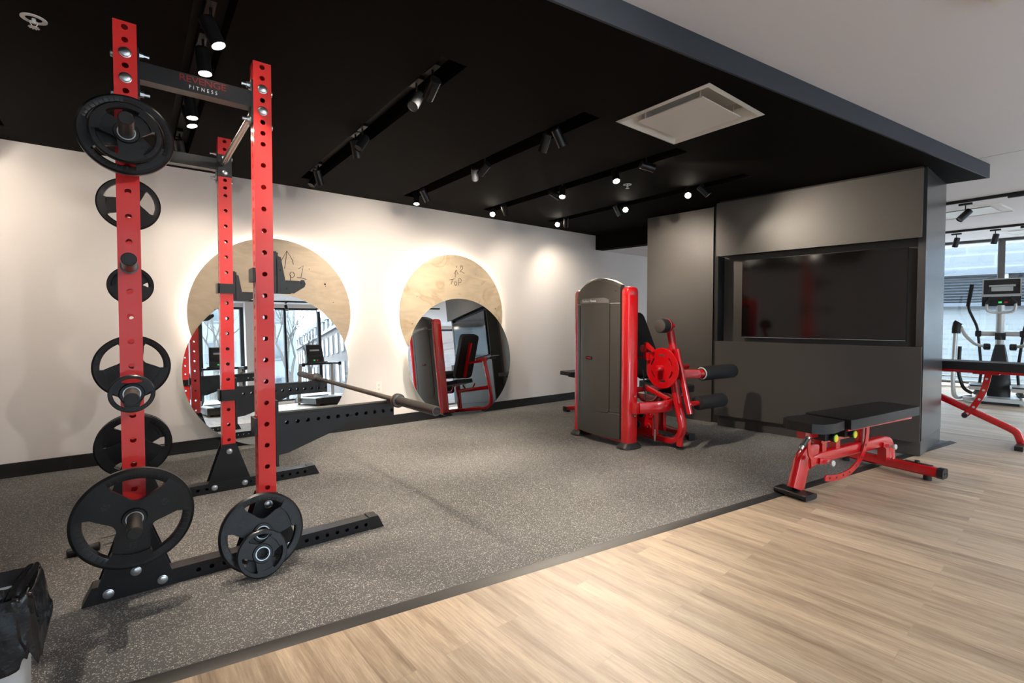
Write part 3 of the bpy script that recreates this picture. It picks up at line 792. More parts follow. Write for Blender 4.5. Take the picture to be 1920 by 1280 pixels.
# ------------------------------------------------------------------ weight plates
def plate(name, label, Rr, t, group, thick=1.0, num=None, rot=0, cat='weight plate', nspoke=3, hubr=0.0260):
    """plate lies in local x-z plane, faces -y"""
    root = thing(name, label, cat, (0, 0, 0), 0, group)
    g = G(); n = 96
    half = R(38)
    h_hub, h_web, h_rim = t/2, t/2*0.55, t/2
    def st(a):
        k = ((a - R(90)) % (2*PI/nspoke)); k = min(k, 2*PI/nspoke-k); u = k/half
        r_in = max(Rr*0.34, hubr*1.62); ro = Rr*0.80
        if u < 1: ri = r_in + (ro-r_in)*max(0, u)**2.6
        else: ri = ro
        op = u < 0.999
        c = min(ri, ro-0.001)
        return [(hubr, h_hub), (hubr*1.5, h_hub), (hubr*1.62, h_web), (c, h_web), (ro, h_rim*0.9), (ro*1.02, h_rim), (Rr*0.95, h_rim), (Rr, h_rim*0.55)], op
    F, Bk = [], []
    info = []
    for i in range(n):
        a = 2*PI*i/n + rot; s_, op = st(2*PI*i/n)
        info.append(op)
        F.append([g.b.verts.new((r*math.cos(a), -h, r*math.sin(a))) for r, h in s_]); Bk.append([g.b.verts.new((r*math.cos(a), h, r*math.sin(a))) for r, h in s_])
    m_ = len(F[0])
    for i in range(n):
        j = (i+1) % n
        for k in range(m_-1):
            if k == 3 and (info[i] and info[j]): continue
            g.b.faces.new((F[i][k], F[j][k], F[j][k+1], F[i][k+1])); g.b.faces.new((Bk[i][k], Bk[i][k+1], Bk[j][k+1], Bk[j][k]))
    fe_ = [e for e in g.b.edges if len(e.link_faces) == 1]
    mp = {}
    for i in range(n):
        for k in range(m_): mp[F[i][k]] = Bk[i][k]
    for e in fe_:
        a, b = e.verts
        if a in mp and b in mp: g.b.faces.new((a, b, mp[b], mp[a]))
    # radial ribs on the grip openings
    for s in range(nspoke):
        ca = R(90) + s*2*PI/nspoke + rot
        for k in range(-4, 5):
            a = ca + k*R(7.5)
            d_ = V((math.cos(a), 0, math.sin(a))); q_ = V((-math.sin(a), 0, math.cos(a)))
            o_ = d_*Rr*0.815 + V((0, -h_rim-0.001, 0))
            g.hexa([o_-q_*0.0015, o_+q_*0.0015, o_+q_*0.0015+d_*Rr*0.09, o_-q_*0.0015+d_*Rr*0.09]+[p+V((0, 0.003, 0)) for p in (o_-q_*0.0015, o_+q_*0.0015, o_+q_*0.0015+d_*Rr*0.09, o_-q_*0.0015+d_*Rr*0.09)])
    obj('disc', g, 'rubber', root, 35, split=False)
    g = G(); g.lathe([(hubr*0.985, -t/2-0.0008), (hubr*1.13, -t/2-0.0008), (hubr*1.13, t/2+0.0008), (hubr*0.985, t/2+0.0008)], (0, 0, 0), (0, 1, 0), 36, False)
    g.b.verts.ensure_lookup_table(); q = len(g.b.verts)
    o = obj('hub_ring', g, 'zinc', root, 30); o['label'] = 'shiny steel ring round the hole'
    # raised grip pads between the openings
    g = G()
    for s in range(nspoke):
        mid_a = R(90) + (s+0.5)*2*PI/nspoke + rot; wd_ = 2*PI/nspoke/2 - half*0.93
        r0_, r1_ = Rr*0.70, Rr*0.90
        for sg in (-1, 1):
            K = 12; P0 = []
            for k in range(K+1):
                a = mid_a - wd_ + 2*wd_*k/K; P0.append((r0_*math.cos(a), r0_*math.sin(a)))
            for k in range(K, -1, -1):
                a = mid_a - wd_*1.05 + 2.1*wd_*k/K; P0.append((r1_*math.cos(a), r1_*math.sin(a)))
            y_ = (-h_rim-0.0012) if sg < 0 else (h_rim+0.0012)
            pts = [g.b.verts.new((p[0], y_, p[1])) for p in P0]; pb = [g.b.verts.new((p[0], 0, p[1])) for p in P0]
            g.b.faces.new(pts if sg < 0 else pts[::-1])
            for k in range(len(pts)): g.b.faces.new((pts[k], pts[(k+1) % len(pts)], pb[(k+1) % len(pts)], pb[k]))
    obj('grip_pad', g, 'rubber', root, 35)
    if num:
        for s in range(nspoke):
            a = R(90) + (s+0.5)*2*PI/nspoke + rot
            d_ = V((math.cos(a), 0, math.sin(a))); up = -d_ if s == 1 else d_
            if s == 1: up = -d_
            X_ = V((1, 0, 0)) - up*up.dot(V((1, 0, 0))) if False else up.cross(V((0, -1, 0)))
            text('weight_number', num, Rr*0.17, 'rubberlogo', root, frame(d_*Rr*0.54 + V((0, -h_web-0.0004, 0)), X_, up))
    return root
def put(o, x, y, z, rx=0, rz=0):
    o.location = (x, y, z); o.rotation_euler = (rx, 0, rz); return o
def relabel(o, label, group=None):
    o['label'] = label
    return o
GP = 'rubber coated weight plates stored on the rack'
def hang(o, Rr, x, y, z):      # plate on a peg: the hole's top edge rests on the peg
    return put(o, x, y, z-0.0018)
p45 = plate('weight_plate', 'large black 45 weight plate with three grips on the lowest near peg', 0.2005, 0.038, GP, num='45', rot=R(-5))
hang(p45, 0.2, PX, 2.452, 0.362)
p35 = plate('weight_plate', 'large black weight plate on the topmost near peg, behind a smaller plate', 0.1545, 0.032, GP, rot=R(38))
hang(p35, .16, PX, 2.466, 1.885)
p10 = plate('weight_plate', 'smaller black weight plate on the topmost near peg, in front of a larger plate', 0.116, 0.026, GP, rot=R(8))
hang(p10, .12, PX, 2.432, 1.885)
p5 = plate('weight_plate', 'small black weight plate alone on the second lowest near peg', 0.0755, 0.022, GP, rot=R(0))
hang(p5, .08, PX, 2.455, 0.862)
# on the far side pegs
c = plate('weight_plate', 'mid sized black weight plate on the far side\'s topmost peg, seen behind the near upright', 0.162, 0.03, GP, rot=R(40))
hang(c, .16, PX, 3.90, 1.885)
c = plate('weight_plate', 'small black weight plate on the far side\'s second highest peg, nearer of two', 0.118, 0.024, GP, rot=R(60))
hang(c, .12, PX, 3.885, 1.376)
c = plate('weight_plate', 'small black weight plate on the far side\'s second highest peg, farther of two', 0.112, 0.024, GP, rot=R(10))
hang(c, .12, PX+0.0, 3.915, 1.376)
c = plate('weight_plate', 'large black weight plate on the far side\'s second lowest peg, openings showing the wall', 0.199, 0.036, GP, rot=R(60))
hang(c, .2, PX, 3.90, 0.862)
c = plate('weight_plate', 'large black weight plate on the far side\'s lowest peg, nearer of two', 0.199, 0.036, GP, rot=R(55))
hang(c, .2, PX, 3.89, 0.362)
c = plate('weight_plate', 'large black weight plate on the far side\'s lowest peg, farther of two', 0.199, 0.036, GP, rot=R(5))
hang(c, .2, PX, 3.935, 0.362)
# two plates leaning on the near foot
a = plate('weight_plate', 'black 35 weight plate leaning against the foot of the near front upright', 0.176, 0.034, 'weight plates leaning on the rack\'s foot', num='35', rot=R(-5))
th = R(12)
put(a, 0.452, 2.408+0.176*math.sin(th)+0.004, 0.176*math.cos(th)+0.0045, -th)
b = plate('weight_plate', 'small black 5 weight plate leaning on the larger 35 plate', 0.103, 0.024, 'weight plates leaning on the rack\'s foot', num='5', rot=R(6))
th = R(14)
put(b, 0.440, 2.362+0.103*math.sin(th), 0.103*math.cos(th)+0.004, -th)
# cable attachment on the floor behind the rack
t = thing('rope_attachment', 'small black and chrome gym handle lying on the rubber floor behind the rack', 'gym handle', (-0.165, 3.22, 0))
g = G(); g.lathe([(0.012, 0), (0.020, 0.004), (0.021, 0.03), (0.017, 0.09), (0.021, 0.12), (0.016, 0.126)], (-0.11, -0.06, 0.021), (1, 0.1, 0), 16); obj('grip', g, 'plastic', t)
g = G(); g.tube(fillet([(0.01, -0.05, 0.02), (0.09, -0.02, 0.012), (0.17, 0.05, 0.012), (0.10, 0.09, 0.012), (0.0, 0.05, 0.02)], 0.02), 0.004, 8); g.cyl((0.08, 0.02, 0.014), (0.20, 0.06, 0.014), 0.010, 12); obj('clip', g, 'chrome', t)

# ------------------------------------------------------------------ back-lit plywood discs and leaning round mirrors
def disc(x, z, Rr, m, label, n):
    t = thing('plywood_disc', label, 'wall panel', (x, 4.985, z), 0, 'back lit plywood discs on the wall')
    g = G(); g.lathe([(0.0, 0), (Rr-0.002, 0.0), (Rr, 0.002), (Rr, 0.016), (0, 0.016)], (0, 0, 0), (0, 1, 0), 128); obj('board', g, m, t, 30)
    g = G(); g.lathe([(Rr-0.10, 0.016), (Rr-0.10, 0.064), (Rr-0.13, 0.064), (Rr-0.13, 0.016)], (0, 0, 0), (0, 1, 0), 64, False); obj('stand_off_ring', g, 'outletwhite', t, 30)
    g = G(); g.torus((0, 0.040, 0), (0, 1, 0), Rr-0.075, 0.007, 96, 6); obj('light_strip', g, 'led', t, 30)
    return t
def stroke(g, pts, r=0.0035):
    g.rtube([(p[0], -0.0009, p[1]) for p in pts], r*1.6, 0.0012, (0, -1, 0), 0.0003)
d1 = disc(1.068, 1.222, 0.706, 'ply1', 'larger looking plywood disc on the wall marked 1, glowing round its edge behind the rack', 1)
d2 = disc(3.033, 1.232, 0.712, 'ply2', 'plywood disc on the wall marked 2 and TOP, with glowing edge, nearer the dark wall', 2)
def arcp(cx_, cz, r, a0, a1, n=10, ry=None): return [(cx_+r*math.cos(R(a0+(a1-a0)*k/n)), cz+(ry or r)*math.sin(R(a0+(a1-a0)*k/n))) for k in range(n+1)]
# marks on disc 1 (local x, z)
g = G()
stroke(g, [(0.20, 0.435), (0.245, 0.47), (0.232, 0.40), (0.222, 0.355)]); stroke(g, [(0.185, 0.352), (0.225, 0.350), (0.272, 0.338)])
stroke(g, [(0.045, 0.50), (0.098, 0.60), (0.145, 0.52), (0.155, 0.475)]); stroke(g, [(0.098, 0.60), (0.085, 0.50), (0.075, 0.43)])
stroke(g, arcp(0.142, 0.375, 0.020, 100, 440, 12, 0.028)); stroke(g, [(0.128, 0.37), (0.126, 0.33), (0.122, 0.30)])
obj('handwriting', g, 'ink', d1, 0, split=False)['label'] = 'black marker 1, arrow and letters'
g = G()
for x, z, r in ((0.30, 0.44, .004), (0.45, 0.30, .009), (0.455, 0.28, .004), (0.53, 0.12, .004), (0.16, 0.54, .003), (-0.50, 0.03, .004), (-0.12, 0.03, .005)): g.cyl((x, 0.0, z), (x, -0.001, z), r, 12)
obj('screw_hole', g, 'dark', d1, 30)
# disc 2
g = G()
stroke(g, [(0.075, 0.555), (0.085, 0.588), (0.11, 0.585), (0.112, 0.555), (0.075, 0.525), (0.068, 0.512), (0.09, 0.520), (0.135, 0.500)])
stroke(g, [(0.005, 0.445), (0.012, 0.50), (0.018, 0.535)]); stroke(g, [(-0.012, 0.485), (0.018, 0.535), (0.045, 0.487)])
stroke(g, [(-0.075, 0.412), (-0.035, 0.418), (-0.005, 0.428)]); stroke(g, [(-0.035, 0.418), (-0.042, 0.385), (-0.055, 0.355)])
stroke(g, arcp(0.010, 0.372, 0.017, 90, 450, 12, 0.022)); stroke(g, [(0.058, 0.425), (0.052, 0.385), (0.048, 0.352)]); stroke(g, arcp(0.066, 0.410, 0.026, 130, -110, 10, 0.026))
obj('handwriting', g, 'ink', d2, 0, split=False)['label'] = 'black marker 2, arrow and TOP'
g = G()
for x, z, r in ((0.025, 0.57, .007), (0.30, 0.50, .004), (-0.50, 0.20, .004), (-0.56, -0.11, .005), (0.60, 0.08, .007)): g.cyl((x, 0.0, z), (x, -0.001, z), r, 12)
obj('screw_hole', g, 'dark', d2, 30)
def mirror(x, yb, th, Rr, label):
    t = thing('round_mirror', label, 'mirror', (x, yb, 0), 0, 'round mirrors leaning on the discs')
    t.rotation_euler = (-R(th), 0, 0)
    g = G(); g.lathe([(0, 0), (Rr-0.001, 0), (Rr-0.001, 0.0008), (0, 0.0008)], (0, 0, Rr+0.002), (0, 1, 0), 160); obj('silvering', g, 'mirror', t, 20)
    g = G(); g.lathe([(Rr-0.001, 0.0), (Rr, 0.0008), (Rr, 0.006), (Rr-0.003, 0.0065), (0, 0.0065)], (0, 0.0002, Rr+0.002), (0, 1, 0), 160, False); obj('glass_edge', g, 'glassedge', t, 20)
    return t
mirror(1.022, 4.888, 3.3, 0.706, 'round frameless mirror leaning on the floor behind the rack, reflecting the windows')
mirror(3.092, 4.836, 5.3, 0.714, 'round frameless mirror leaning on the floor reflecting the red machine and dark wall')
# wall outlet
t = thing('wall_outlet', 'white double power outlet on the white wall between the two mirrors', 'outlet', (2.10, YW, 0.43))
g = G(); g.box(-0.036, 0.036, -0.006, 0, -0.058, 0.058, 0.003); obj('cover_plate', g, 'outletwhite', t)
for z in (-0.022, 0.022):
    g = G(); g.cyl((0, -0.006, z), (0, -0.008, z), 0.016, 20); f_ = obj('socket', g, 'outletwhite', t)
    g = G()
    for x in (-0.006, 0.006): g.box(x-0.0012, x+0.0012, -0.0085, -0.0078, z-0.001, z+0.009)
    g.box(-0.002, 0.002, -0.0085, -0.0078, z-0.011, z-0.006); obj('slots', g, 'dark', f_, 0)

# ------------------------------------------------------------------ ceiling: tracks, spots, vents, sprinklers
TRN = ['light track in the leftmost ceiling slot outside the left of the picture', 'black light track in the ceiling slot above the rack', 'black light track in the long ceiling slot just right of the rack', 'black light track in the ceiling slot between the longest slot and the square vent', 'black light track in the ceiling slot pointing at the second plywood disc\'s right', 'black light track in the ceiling slot nearest the dark television wall']
for i, (a, b) in enumerate(slots):
    g = G(); c = (a+b)/2; g.box(c-0.018, c+0.018, SY0+0.03, SY1-0.03, CW-0.05, CW-0.012)
    tag(obj('light_track', g, 'slot'), TRN[i], 'light track', 'light tracks in the ceiling slots')
def lamp(x, y, target, on, label, power=1.0, zc=CW-0.05, stem=0.085, group='spotlights in the ceiling slots', size=58, blend=0.75, L=0.125, r=0.031, col=(1.0, 0.86, 0.69), drop=None):
    t = thing('track_spotlight', label, 'spotlight', (x, y, zc), 0, group)
    g = G(); g.box(-0.018, 0.018, -0.06, 0.06, -0.022, 0, 0.002); obj('adapter', g, 'plastic', t)
    g = G(); g.cyl((0, 0, -0.022), (0, 0, -stem-0.02), 0.006, 10); g.box(-0.008, 0.008, -0.012, 0.012, -stem-0.035, -stem-0.01, 0.002); obj('stem', g, 'plastic', t)
    pv = V((0, 0, -stem-0.03))
    dr = (V(target) - (V((x, y, zc)) + pv)).normalized()
    g = G(); a = pv - dr*(L*0.42)
    g.lathe([(0.0, 0.0), (r*0.8, 0.0), (r, 0.004), (r, L), (r*0.90, L), (r*0.88, L-0.012), (0.0, L-0.0125)], a, dr, 28)
    body = obj('lamp_body', g, mat_lamp, t, 40)
    g = G(); g.lathe([(0.0, 0), (r*0.86, 0), (r*0.86, 0.003), (0, 0.003)], a+dr*(L-0.0115), dr, 24); obj('lens', g, 'lens' if on else 'lensoff', body, 30)
    if on:
        ld = bpy.data.lights.new('spot_beam', 'SPOT'); ld.energy = SPOT_W*power; ld.color = col; ld.spot_size = R(size); ld.spot_blend = blend; ld.shadow_soft_size = 0.022
        lo = bpy.data.objects.new('spot_beam', ld); C.objects.link(lo); lo.parent = t
        lo.location = a+dr*(L+0.004); lo.rotation_mode = 'QUATERNION'; lo.rotation_quaternion = dr.to_track_quat('-Z', 'Y')
    return t
mat_lamp = mat('black_anodised_lamp', (0.012, 0.013, 0.015), 0.28, 0.3)
S = [(a+b)/2 for a, b in slots]
cl = ['the slot above the rack', 'the long slot right of the rack', 'the slot left of the square vent', 'the slot aimed past the second disc', 'the slot nearest the television wall']
po = ['nearest lamp', 'second lamp', 'third lamp', 'fourth lamp', 'fifth lamp', 'farthest lamp']
def lb(i, k, st): return '%s black spotlight, %s from the camera in %s' % (st, po[k], cl[i])
LA = [
 # slot, y, target, on, power, cone
 (1, 2.50, (1.25, 2.05, 0.0), 1, 1.0), (1, 2.80, (0.50, 2.55, 0.0), 1, 1.0), (1, 3.45, (0.5, 3.2, 0.0), 1, 0.8), (1, 3.60, (0.9, 3.3, 0.0), 1, 0.8), (1, 4.30, (0.6, YW, 1.0), 1, 0.3, 100), (1, 4.45, (1.3, 4.6, 0.3), 1, 0.25),
 (2, 2.36, (1.5, YW, 1.0), 1, 0.55, 95), (2, 2.55, (0.3, 1.9, 0.9), 0, 0), (2, 3.38, (0.3, 3.0, 0.9), 0, 0), (2, 3.52, (2.1, 4.2, 0.0), 1, 1.2), (2, 4.42, (1.9, 4.9, 0.8), 1, 0.25, 100), (2, 4.56, (0.5, 4.0, 0.9), 0, 0),
 (3, 2.44, (3.75, 2.55, 0.65), 1, 2.2, 60), (3, 2.57, (2.4, 4.0, 0.0), 1, 1.8), (3, 3.32, (2.15, YW, 1.45), 1, 1.15, 80), (3, 3.47, (3.4, YW, 1.2), 1, 0.5, 90), (3, 4.38, (3.6, 4.9, 0.8), 1, 0.35, 100), (3, 4.55, (2.0, 3.9, 0.0), 1, 1.2),
 (4, 2.46, (5.15, 1.55, 1.98), 1, 1.5, 50), (4, 2.78, (2.4, 1.6, 0.0), 1, 1.5), (4, 3.44, (2.3, 2.5, 0.0), 1, 1.8), (4, 3.56, (5.3, 3.25, 1.60), 1, 1.6, 55), (4, 4.38, (4.6, YW, 0.9), 1, 0.4, 100), (4, 4.60, (1.0, 2.0, 0.4), 1, 0.7),
 (5, 2.56, (5.1, 1.7, 1.3), 1, 0.6, 90), (5, 2.72, (1.2, 0.7, 0.3), 1, 0.9), (5, 3.49, (1.6, 1.4, 0.4), 1, 0.8), (5, 3.61, (5.1, 3.3, 1.0), 1, 0.5), (5, 4.44, (4.9, YW, 1.3), 1, 0.4, 100), (5, 4.59, (1.2, 1.6, 0.5), 1, 0.7),
]
cnt = {}
for si, y, tg, on, pw, *cone in LA:
    k = cnt.get(si, 0); cnt[si] = k+1
    lamp(S[si], y, tg, on, lb(si-1, k, 'lit' if on else 'unlit'), pw, size=cone[0] if cone else 58, blend=1.0 if cone else 0.8)
for k, (y, tg, pw) in enumerate(((2.5, (-0.4, YW, 0.9), 0.40), (3.3, (-0.95, YW, 1.5), 0.40), (4.0, (-1.1, YW, 1.8), 0.25))):
    lamp(S[0], y, tg, 1, ['nearest', 'middle', 'farthest'][k]+' black spotlight in the slot outside the left edge, warming the left wall', pw, size=95, blend=1.0)

def vent(x0, y0, ang, side, zc, label, cat='ceiling vent', plaque=True):
    t = thing('ceiling_vent', label, cat, (x0, y0, zc), ang, 'square ceiling vents')
    h = side/2; i = h*0.72
    g = G()
    # flat flange sloping up into the throat
    for k in range(4):
        a = k*PI/2; rot = Matrix.Rotation(a, 3, 'Z')
        q = [V((-h, -h, -0.002)), V((h, -h, -0.002)), V((h-0.022, -h+0.022, -0.010)), V((-h+0.022, -h+0.022, -0.010))]
        g.face([rot @ p for p in q])
        q = [V((-h+0.022, -h+0.022, -0.010)), V((h-0.022, -h+0.022, -0.010)), V((i, -i, 0.055)), V((-i, -i, 0.055))]
        g.face([rot @ p for p in q])
        g.face([rot @ p for p in (V((-h, -h, -0.002)), V((h, -h, -0.002)), V((h, -h, 0.004)), V((-h, -h, 0.004)))])
        g.face([rot @ p for p in (V((-i, -i, 0.055)), V((i, -i, 0.055)), V((i, -i, 0.090)), V((-i, -i, 0.090)))])
    g.face([V((-i, -i, 0.09)), V((i, -i, 0.09)), V((i, i, 0.09)), V((-i, i, 0.09))])
    bmesh.ops.remove_doubles(g.b, verts=g.b.verts, dist=1e-5)
    obj('flange', g, 'ventwhite', t, 30)
    if plaque:
        g = G(); p = side*0.345; g.box(-p, p, -p, p, -0.012, -0.006, 0.003); obj('plaque', g, 'ventwhite', t)
        g = G()
        for sx_ in (-1, 1):
            for sy_ in (-1, 1): g.cyl((sx_*p*0.85, sy_*p*0.85, -0.006), (sx_*p*0.85, sy_*p*0.85, 0.06), 0.004, 8)
        obj('hanger', g, 'ventwhite', t)
    return t
vent(2.835, 1.774, 0, 0.655, CB, 'square white air vent in the black ceiling')
vent(8.62, 1.30, R(-5), 0.72, CW, 'white square air vent in the far white ceiling, nearer of two')
vent(11.05, 0.95, R(-10), 0.60, CW, 'white square air vent in the white ceiling close to the right hand window')
t = thing('ceiling_diffuser', 'white ribbed air diffuser just entering the picture at its top right corner', 'ceiling vent', (2.74, 0.125, CW))
g = G()
for k in range(5):
    e = 0.29 - 0.006*k; z1 = -0.010*k
    g.box(-e, e, -e, e, z1-0.0075, z1, 0.003)
    g.box(-e+0.012, e-0.012, -e+0.012, e-0.012, z1-0.010, z1-0.0075)
obj('ribbed_frame', g, 'ventwhite', t)
g = G(); g.box(-0.2, 0.2, -0.2, 0.2, -0.058, -0.048, 0.003); obj('plaque', g, 'ventwhite', t)
def sprinkler(x, y, r, label):
    t = thing('fire_sprinkler', label, 'sprinkler', (x, y, CB), 0, 'sprinklers in the black ceiling')
    g = G(); g.lathe([(r, 0), (r, -0.003), (r*0.72, -0.006), (r*0.62, 0.0), (r*0.2, 0.012)], (0, 0, 0), (0, 0, 1), 36, False); obj('escutcheon', g, 'outletwhite', t)
    g = G(); g.cyl((0, 0, 0.01), (0, 0, -0.020), 0.007, 12)
    for s in (-1, 1): g.tube([(s*0.009, 0, -0.010), (s*0.012, 0, -0.02), (s*0.004, 0, -0.036)], 0.0022, 8)
    obj('frame_arms', g, 'outletwhite', t)
    g = G(); g.cyl((0, 0, -0.036), (0, 0, -0.038), 0.014, 16)
    for k in range(10):
        a = k*R(36); g.box(0, 0.006, -0.002, 0.002, -0.0385, -0.037)
        for v in list(g.b.verts)[-8:]: v.co = Matrix.Rotation(a, 3, 'Z') @ (v.co + V((0.013, 0, 0)))
    obj('deflector', g, 'outletwhite', t)
sprinkler(-0.318, 2.965, 0.044, 'white fire sprinkler in the black ceiling above the left edge of the picture')
sprinkler(3.738, 2.985, 0.040, 'white fire sprinkler in the black ceiling near the television wall')

# ------------------------------------------------------------------ leg machine with weight tower
LM = thing('leg_machine', 'red leg curl and extension machine with tall dark grey weight tower', 'exercise machine', (3.53, 2.80, 0), -0.0962)
# local frame: x (s) runs from the tower towards the dark wall, y (v) runs away from the camera
def lm(name, g, m, p=LM, smooth=40): return obj(name, g, m, p, smooth)
g = G()          # bulging shroud
n = 16; pr = []

vs_ = [0.045+0.600*k/n for k in range(n+1)]
def bulge(u): return 0.050*math.sin(PI*u)**0.75 if 0 < u < 1 else 0
def tz(u): return 1.485 + 0.075*math.sin(PI*min(1, u*1.18))**0.9 if u < 0.847 else 1.485 - 0.075*((u-0.847)/0.153)**1.6
def bz(u): return 0.070 + 0.03*abs(u-0.5)*0
fr, bk = [], []
for k, v in enumerate(vs_):
    u = k/n; x = -0.055 - bulge(u)
    fr.append([(x, v, 0.070), (x, v, 0.30), (x+0.004, v, 0.305), (x+0.004, v, 0.31), (x, v, 0.315), (x, v, tz(u)-0.02), (x+0.018, v, tz(u))])
rs = []
g2 = [[g.b.verts.new(p) for p in col] for col in fr]
for i in range(n):
    for j in range(6): g.b.faces.new((g2[i][j], g2[i+1][j], g2[i+1][j+1], g2[i][j+1]))
bt = [[g.b.verts.new((-0.0+0.0, v, z)) for z in (0.070, tz(k/n))] for k, v in enumerate(vs_)]
for i in range(n):
    g.b.faces.new((g2[i][6], g2[i+1][6], bt[i+1][1], bt[i][1])); g.b.faces.new((g2[i][0], bt[i][0], bt[i+1][0], g2[i+1][0])); g.b.faces.new((bt[i][0], bt[i][1], bt[i+1][1], bt[i+1][0]))
for i in (0, n): g.b.faces.new([g2[i][j] for j in range(7)]+[bt[i][1], bt[i][0]])
lm('shroud', g, 'shroud', LM, 35)
def onfront(v, off): u = (v-0.045)/0.600; return -0.055-bulge(u)-off
g = G(); K = 14; v0, v1 = 0.150, 0.560       # raised door panel
cols = [[(onfront(v0+(v1-v0)*k/K, 0.006 if 0 < k < K else 0.001), v0+(v1-v0)*k/K, z) for z in (0.300+ (0.02 if k in (0, K) else 0), 1.335 if k not in (0, K) else 1.32)] for k in range(K+1)]
vv = [[g.b.verts.new(p) for p in c_] for c_ in cols]; vb = [[g.b.verts.new((p[0]+0.006, p[1], p[2])) for p in c_] for c_ in cols]
for i in range(K):
    g.b.faces.new((vv[i][0], vv[i+1][0], vv[i+1][1], vv[i][1])); g.b.faces.new((vv[i][1], vv[i+1][1], vb[i+1][1], vb[i][1])); g.b.faces.new((vv[i][0], vb[i][0], vb[i+1][0], vv[i+1][0]))
lm('access_panel', g, 'shroud', LM, 25)
g = G(); c_ = [(onfront(0.146, 0.0015), 0.146, 1.325), (onfront(0.146, 0.0015), 0.146, 0.34), (onfront(0.152, 0.0015), 0.152, 0.315), (onfront(0.175, 0.0015), 0.175, 0.298)]
c_ += [(onfront(0.175+0.37*k/14, 0.0015), 0.175+0.37*k/14, 0.298+0.045*(k/14)**1.5) for k in range(1, 15)] + [(onfront(0.566, 0.0015), 0.566, 0.37), (onfront(0.566, 0.0015), 0.566, 1.30)]
g.tube(c_, 0.0032, 6); lm('panel_seam', g, 'dark', LM, 40)
g = G(); g.tube([(onfront(0.045+0.598*k/20, 0.0), 0.045+0.598*k/20, 1.318) for k in range(21)], 0.0022, 6); lm('top_seam', g, 'silver', LM, 40)
g = G(); cols = []
for k in range(K+1):
    v = v0+(v1-v0)*k/K; e = min(k, K-k); zt = 1.352 if e == 0 else (1.366 if e == 1 else 1.372)
    cols.append([(onfront(v, 0.008), v, 1.325), (onfront(v, 0.008), v, zt)])
vv = [[g.b.verts.new(p) for p in c_] for c_ in cols]
for i in range(K): g.b.faces.new((vv[i][0], vv[i+1][0], vv[i+1][1], vv[i][1]))
o = lm('label_strip', g, mat('grey_label_strip', (0.16, 0.155, 0.15), 0.35), LM, 25)
t1 = text('label_lettering', 'Fashion Fitness', 0.034, 'logowhite', LM, frame((onfront(0.395, 0.012)-0.002, 0.395, 1.346), (0.0, -1, 0), (0, 0, 1)), ext=0.001, sx=0.95)
t1['label'] = 'white Fashion Fitness lettering'
g = G(); g.oval([(onfront(0.40, 0.006), 0.40, 0.80), (onfront(0.40, 0.013), 0.40, 0.80)], 0.088, 0.030, (0, 0, 1), 24, 0.5); bd = lm('badge', g, 'dark', LM)
text('badge_lettering', 'REVENGE', 0.016, 'buttonred', bd, frame((onfront(0.40, 0.0145), 0.40, 0.80), (0, -1, 0), (0, 0, 1)), sx=1.0)
g = G()
for v, z in ((0.40, 1.512), (0.085, 1.43), (0.622, 1.37)): g.cyl((onfront(v, 0.002), v, z), (onfront(v, -0.004), v, z), 0.006, 12)
lm('screw_holes', g, 'dark')
for v, nm in ((-0.012, 'near'), (0.640, 'far')):      # red posts either side with dark feet
    g = G(); g.rings([[(0.010 + 0.0725*k*math.copysign(abs(math.cos(a))**0.55, math.cos(a)), v + 0.05*k*math.copysign(abs(math.sin(a))**0.55, math.sin(a)), z) for a in [2*PI*i/28 for i in range(28)]] for z, k in ((0.045, 1), (1.385, 1), (1.386, 0.985), (1.389, 0.985), (1.390, 1), (1.415, 1), (1.437, 0.95), (1.452, 0.84), (1.462, 0.62), (1.465, 0.3))])
    lm('tower_post', g, 'redgloss')
    g = G(); g.rings([[(0.01 + w*math.copysign(abs(math.cos(a))**0.6, math.cos(a)), v + h*math.copysign(abs(math.sin(a))**0.6, math.sin(a)), z) for a in [2*PI*i/28 for i in range(28)]] for w, h, z in ((0.118, 0.075, 0.0), (0.118, 0.075, 0.014), (0.110, 0.068, 0.024), (0.085, 0.058, 0.048), (0.080, 0.055, 0.052))])
    lm('foot_cover', g, 'plastic')
g = G(); g.box(-0.05, 0.05, 0.045, 0.61, 1.395, 1.455, 0.006); g.box(-0.03, 0.03, 0.04, 0.62, 0.04, 0.09, 0.004); lm('tower_crossbar', g, 'redgloss')
g = G()
for v in (0.24, 0.42): g.cyl((0.02, v, 0.07), (0.02, v, 1.40), 0.011, 12)
lm('guide_rod', g, 'chrome')
g = G()
for k in range(14): g.box(-0.035, 0.075, 0.16, 0.50, 0.10+0.031*k, 0.10+0.031*k+0.028, 0.002)
lm('weight_stack', g, 'dark')
# bolted plate and curved side beam
g = G(); g.box(0.045, 0.056, -0.055, 0.03, 0.255, 0.505, 0.003); lm('mounting_plate', g, 'redgloss')
g = G(); hexbolt(g, (0.02, -0.072, 0.475), (0, -1, 0), 0.010); hexbolt(g, (0.02, -0.072, 0.300), (0, -1, 0), 0.010); lm('bolt', g, 'chrome')
g = G(); g.rtube([V((0.03+0.40*k/12, -0.115-0.055*math.sin(PI*k/12)-0.06*k/12, 0.375+0.016*k/12)) for k in range(13)], 0.045, 0.105, (0, 0, 1), 0.016)
g.box(-0.02, 0.05, -0.125, -0.045, 0.325, 0.425, 0.006)
lm('side_beam', g, 'redgloss')
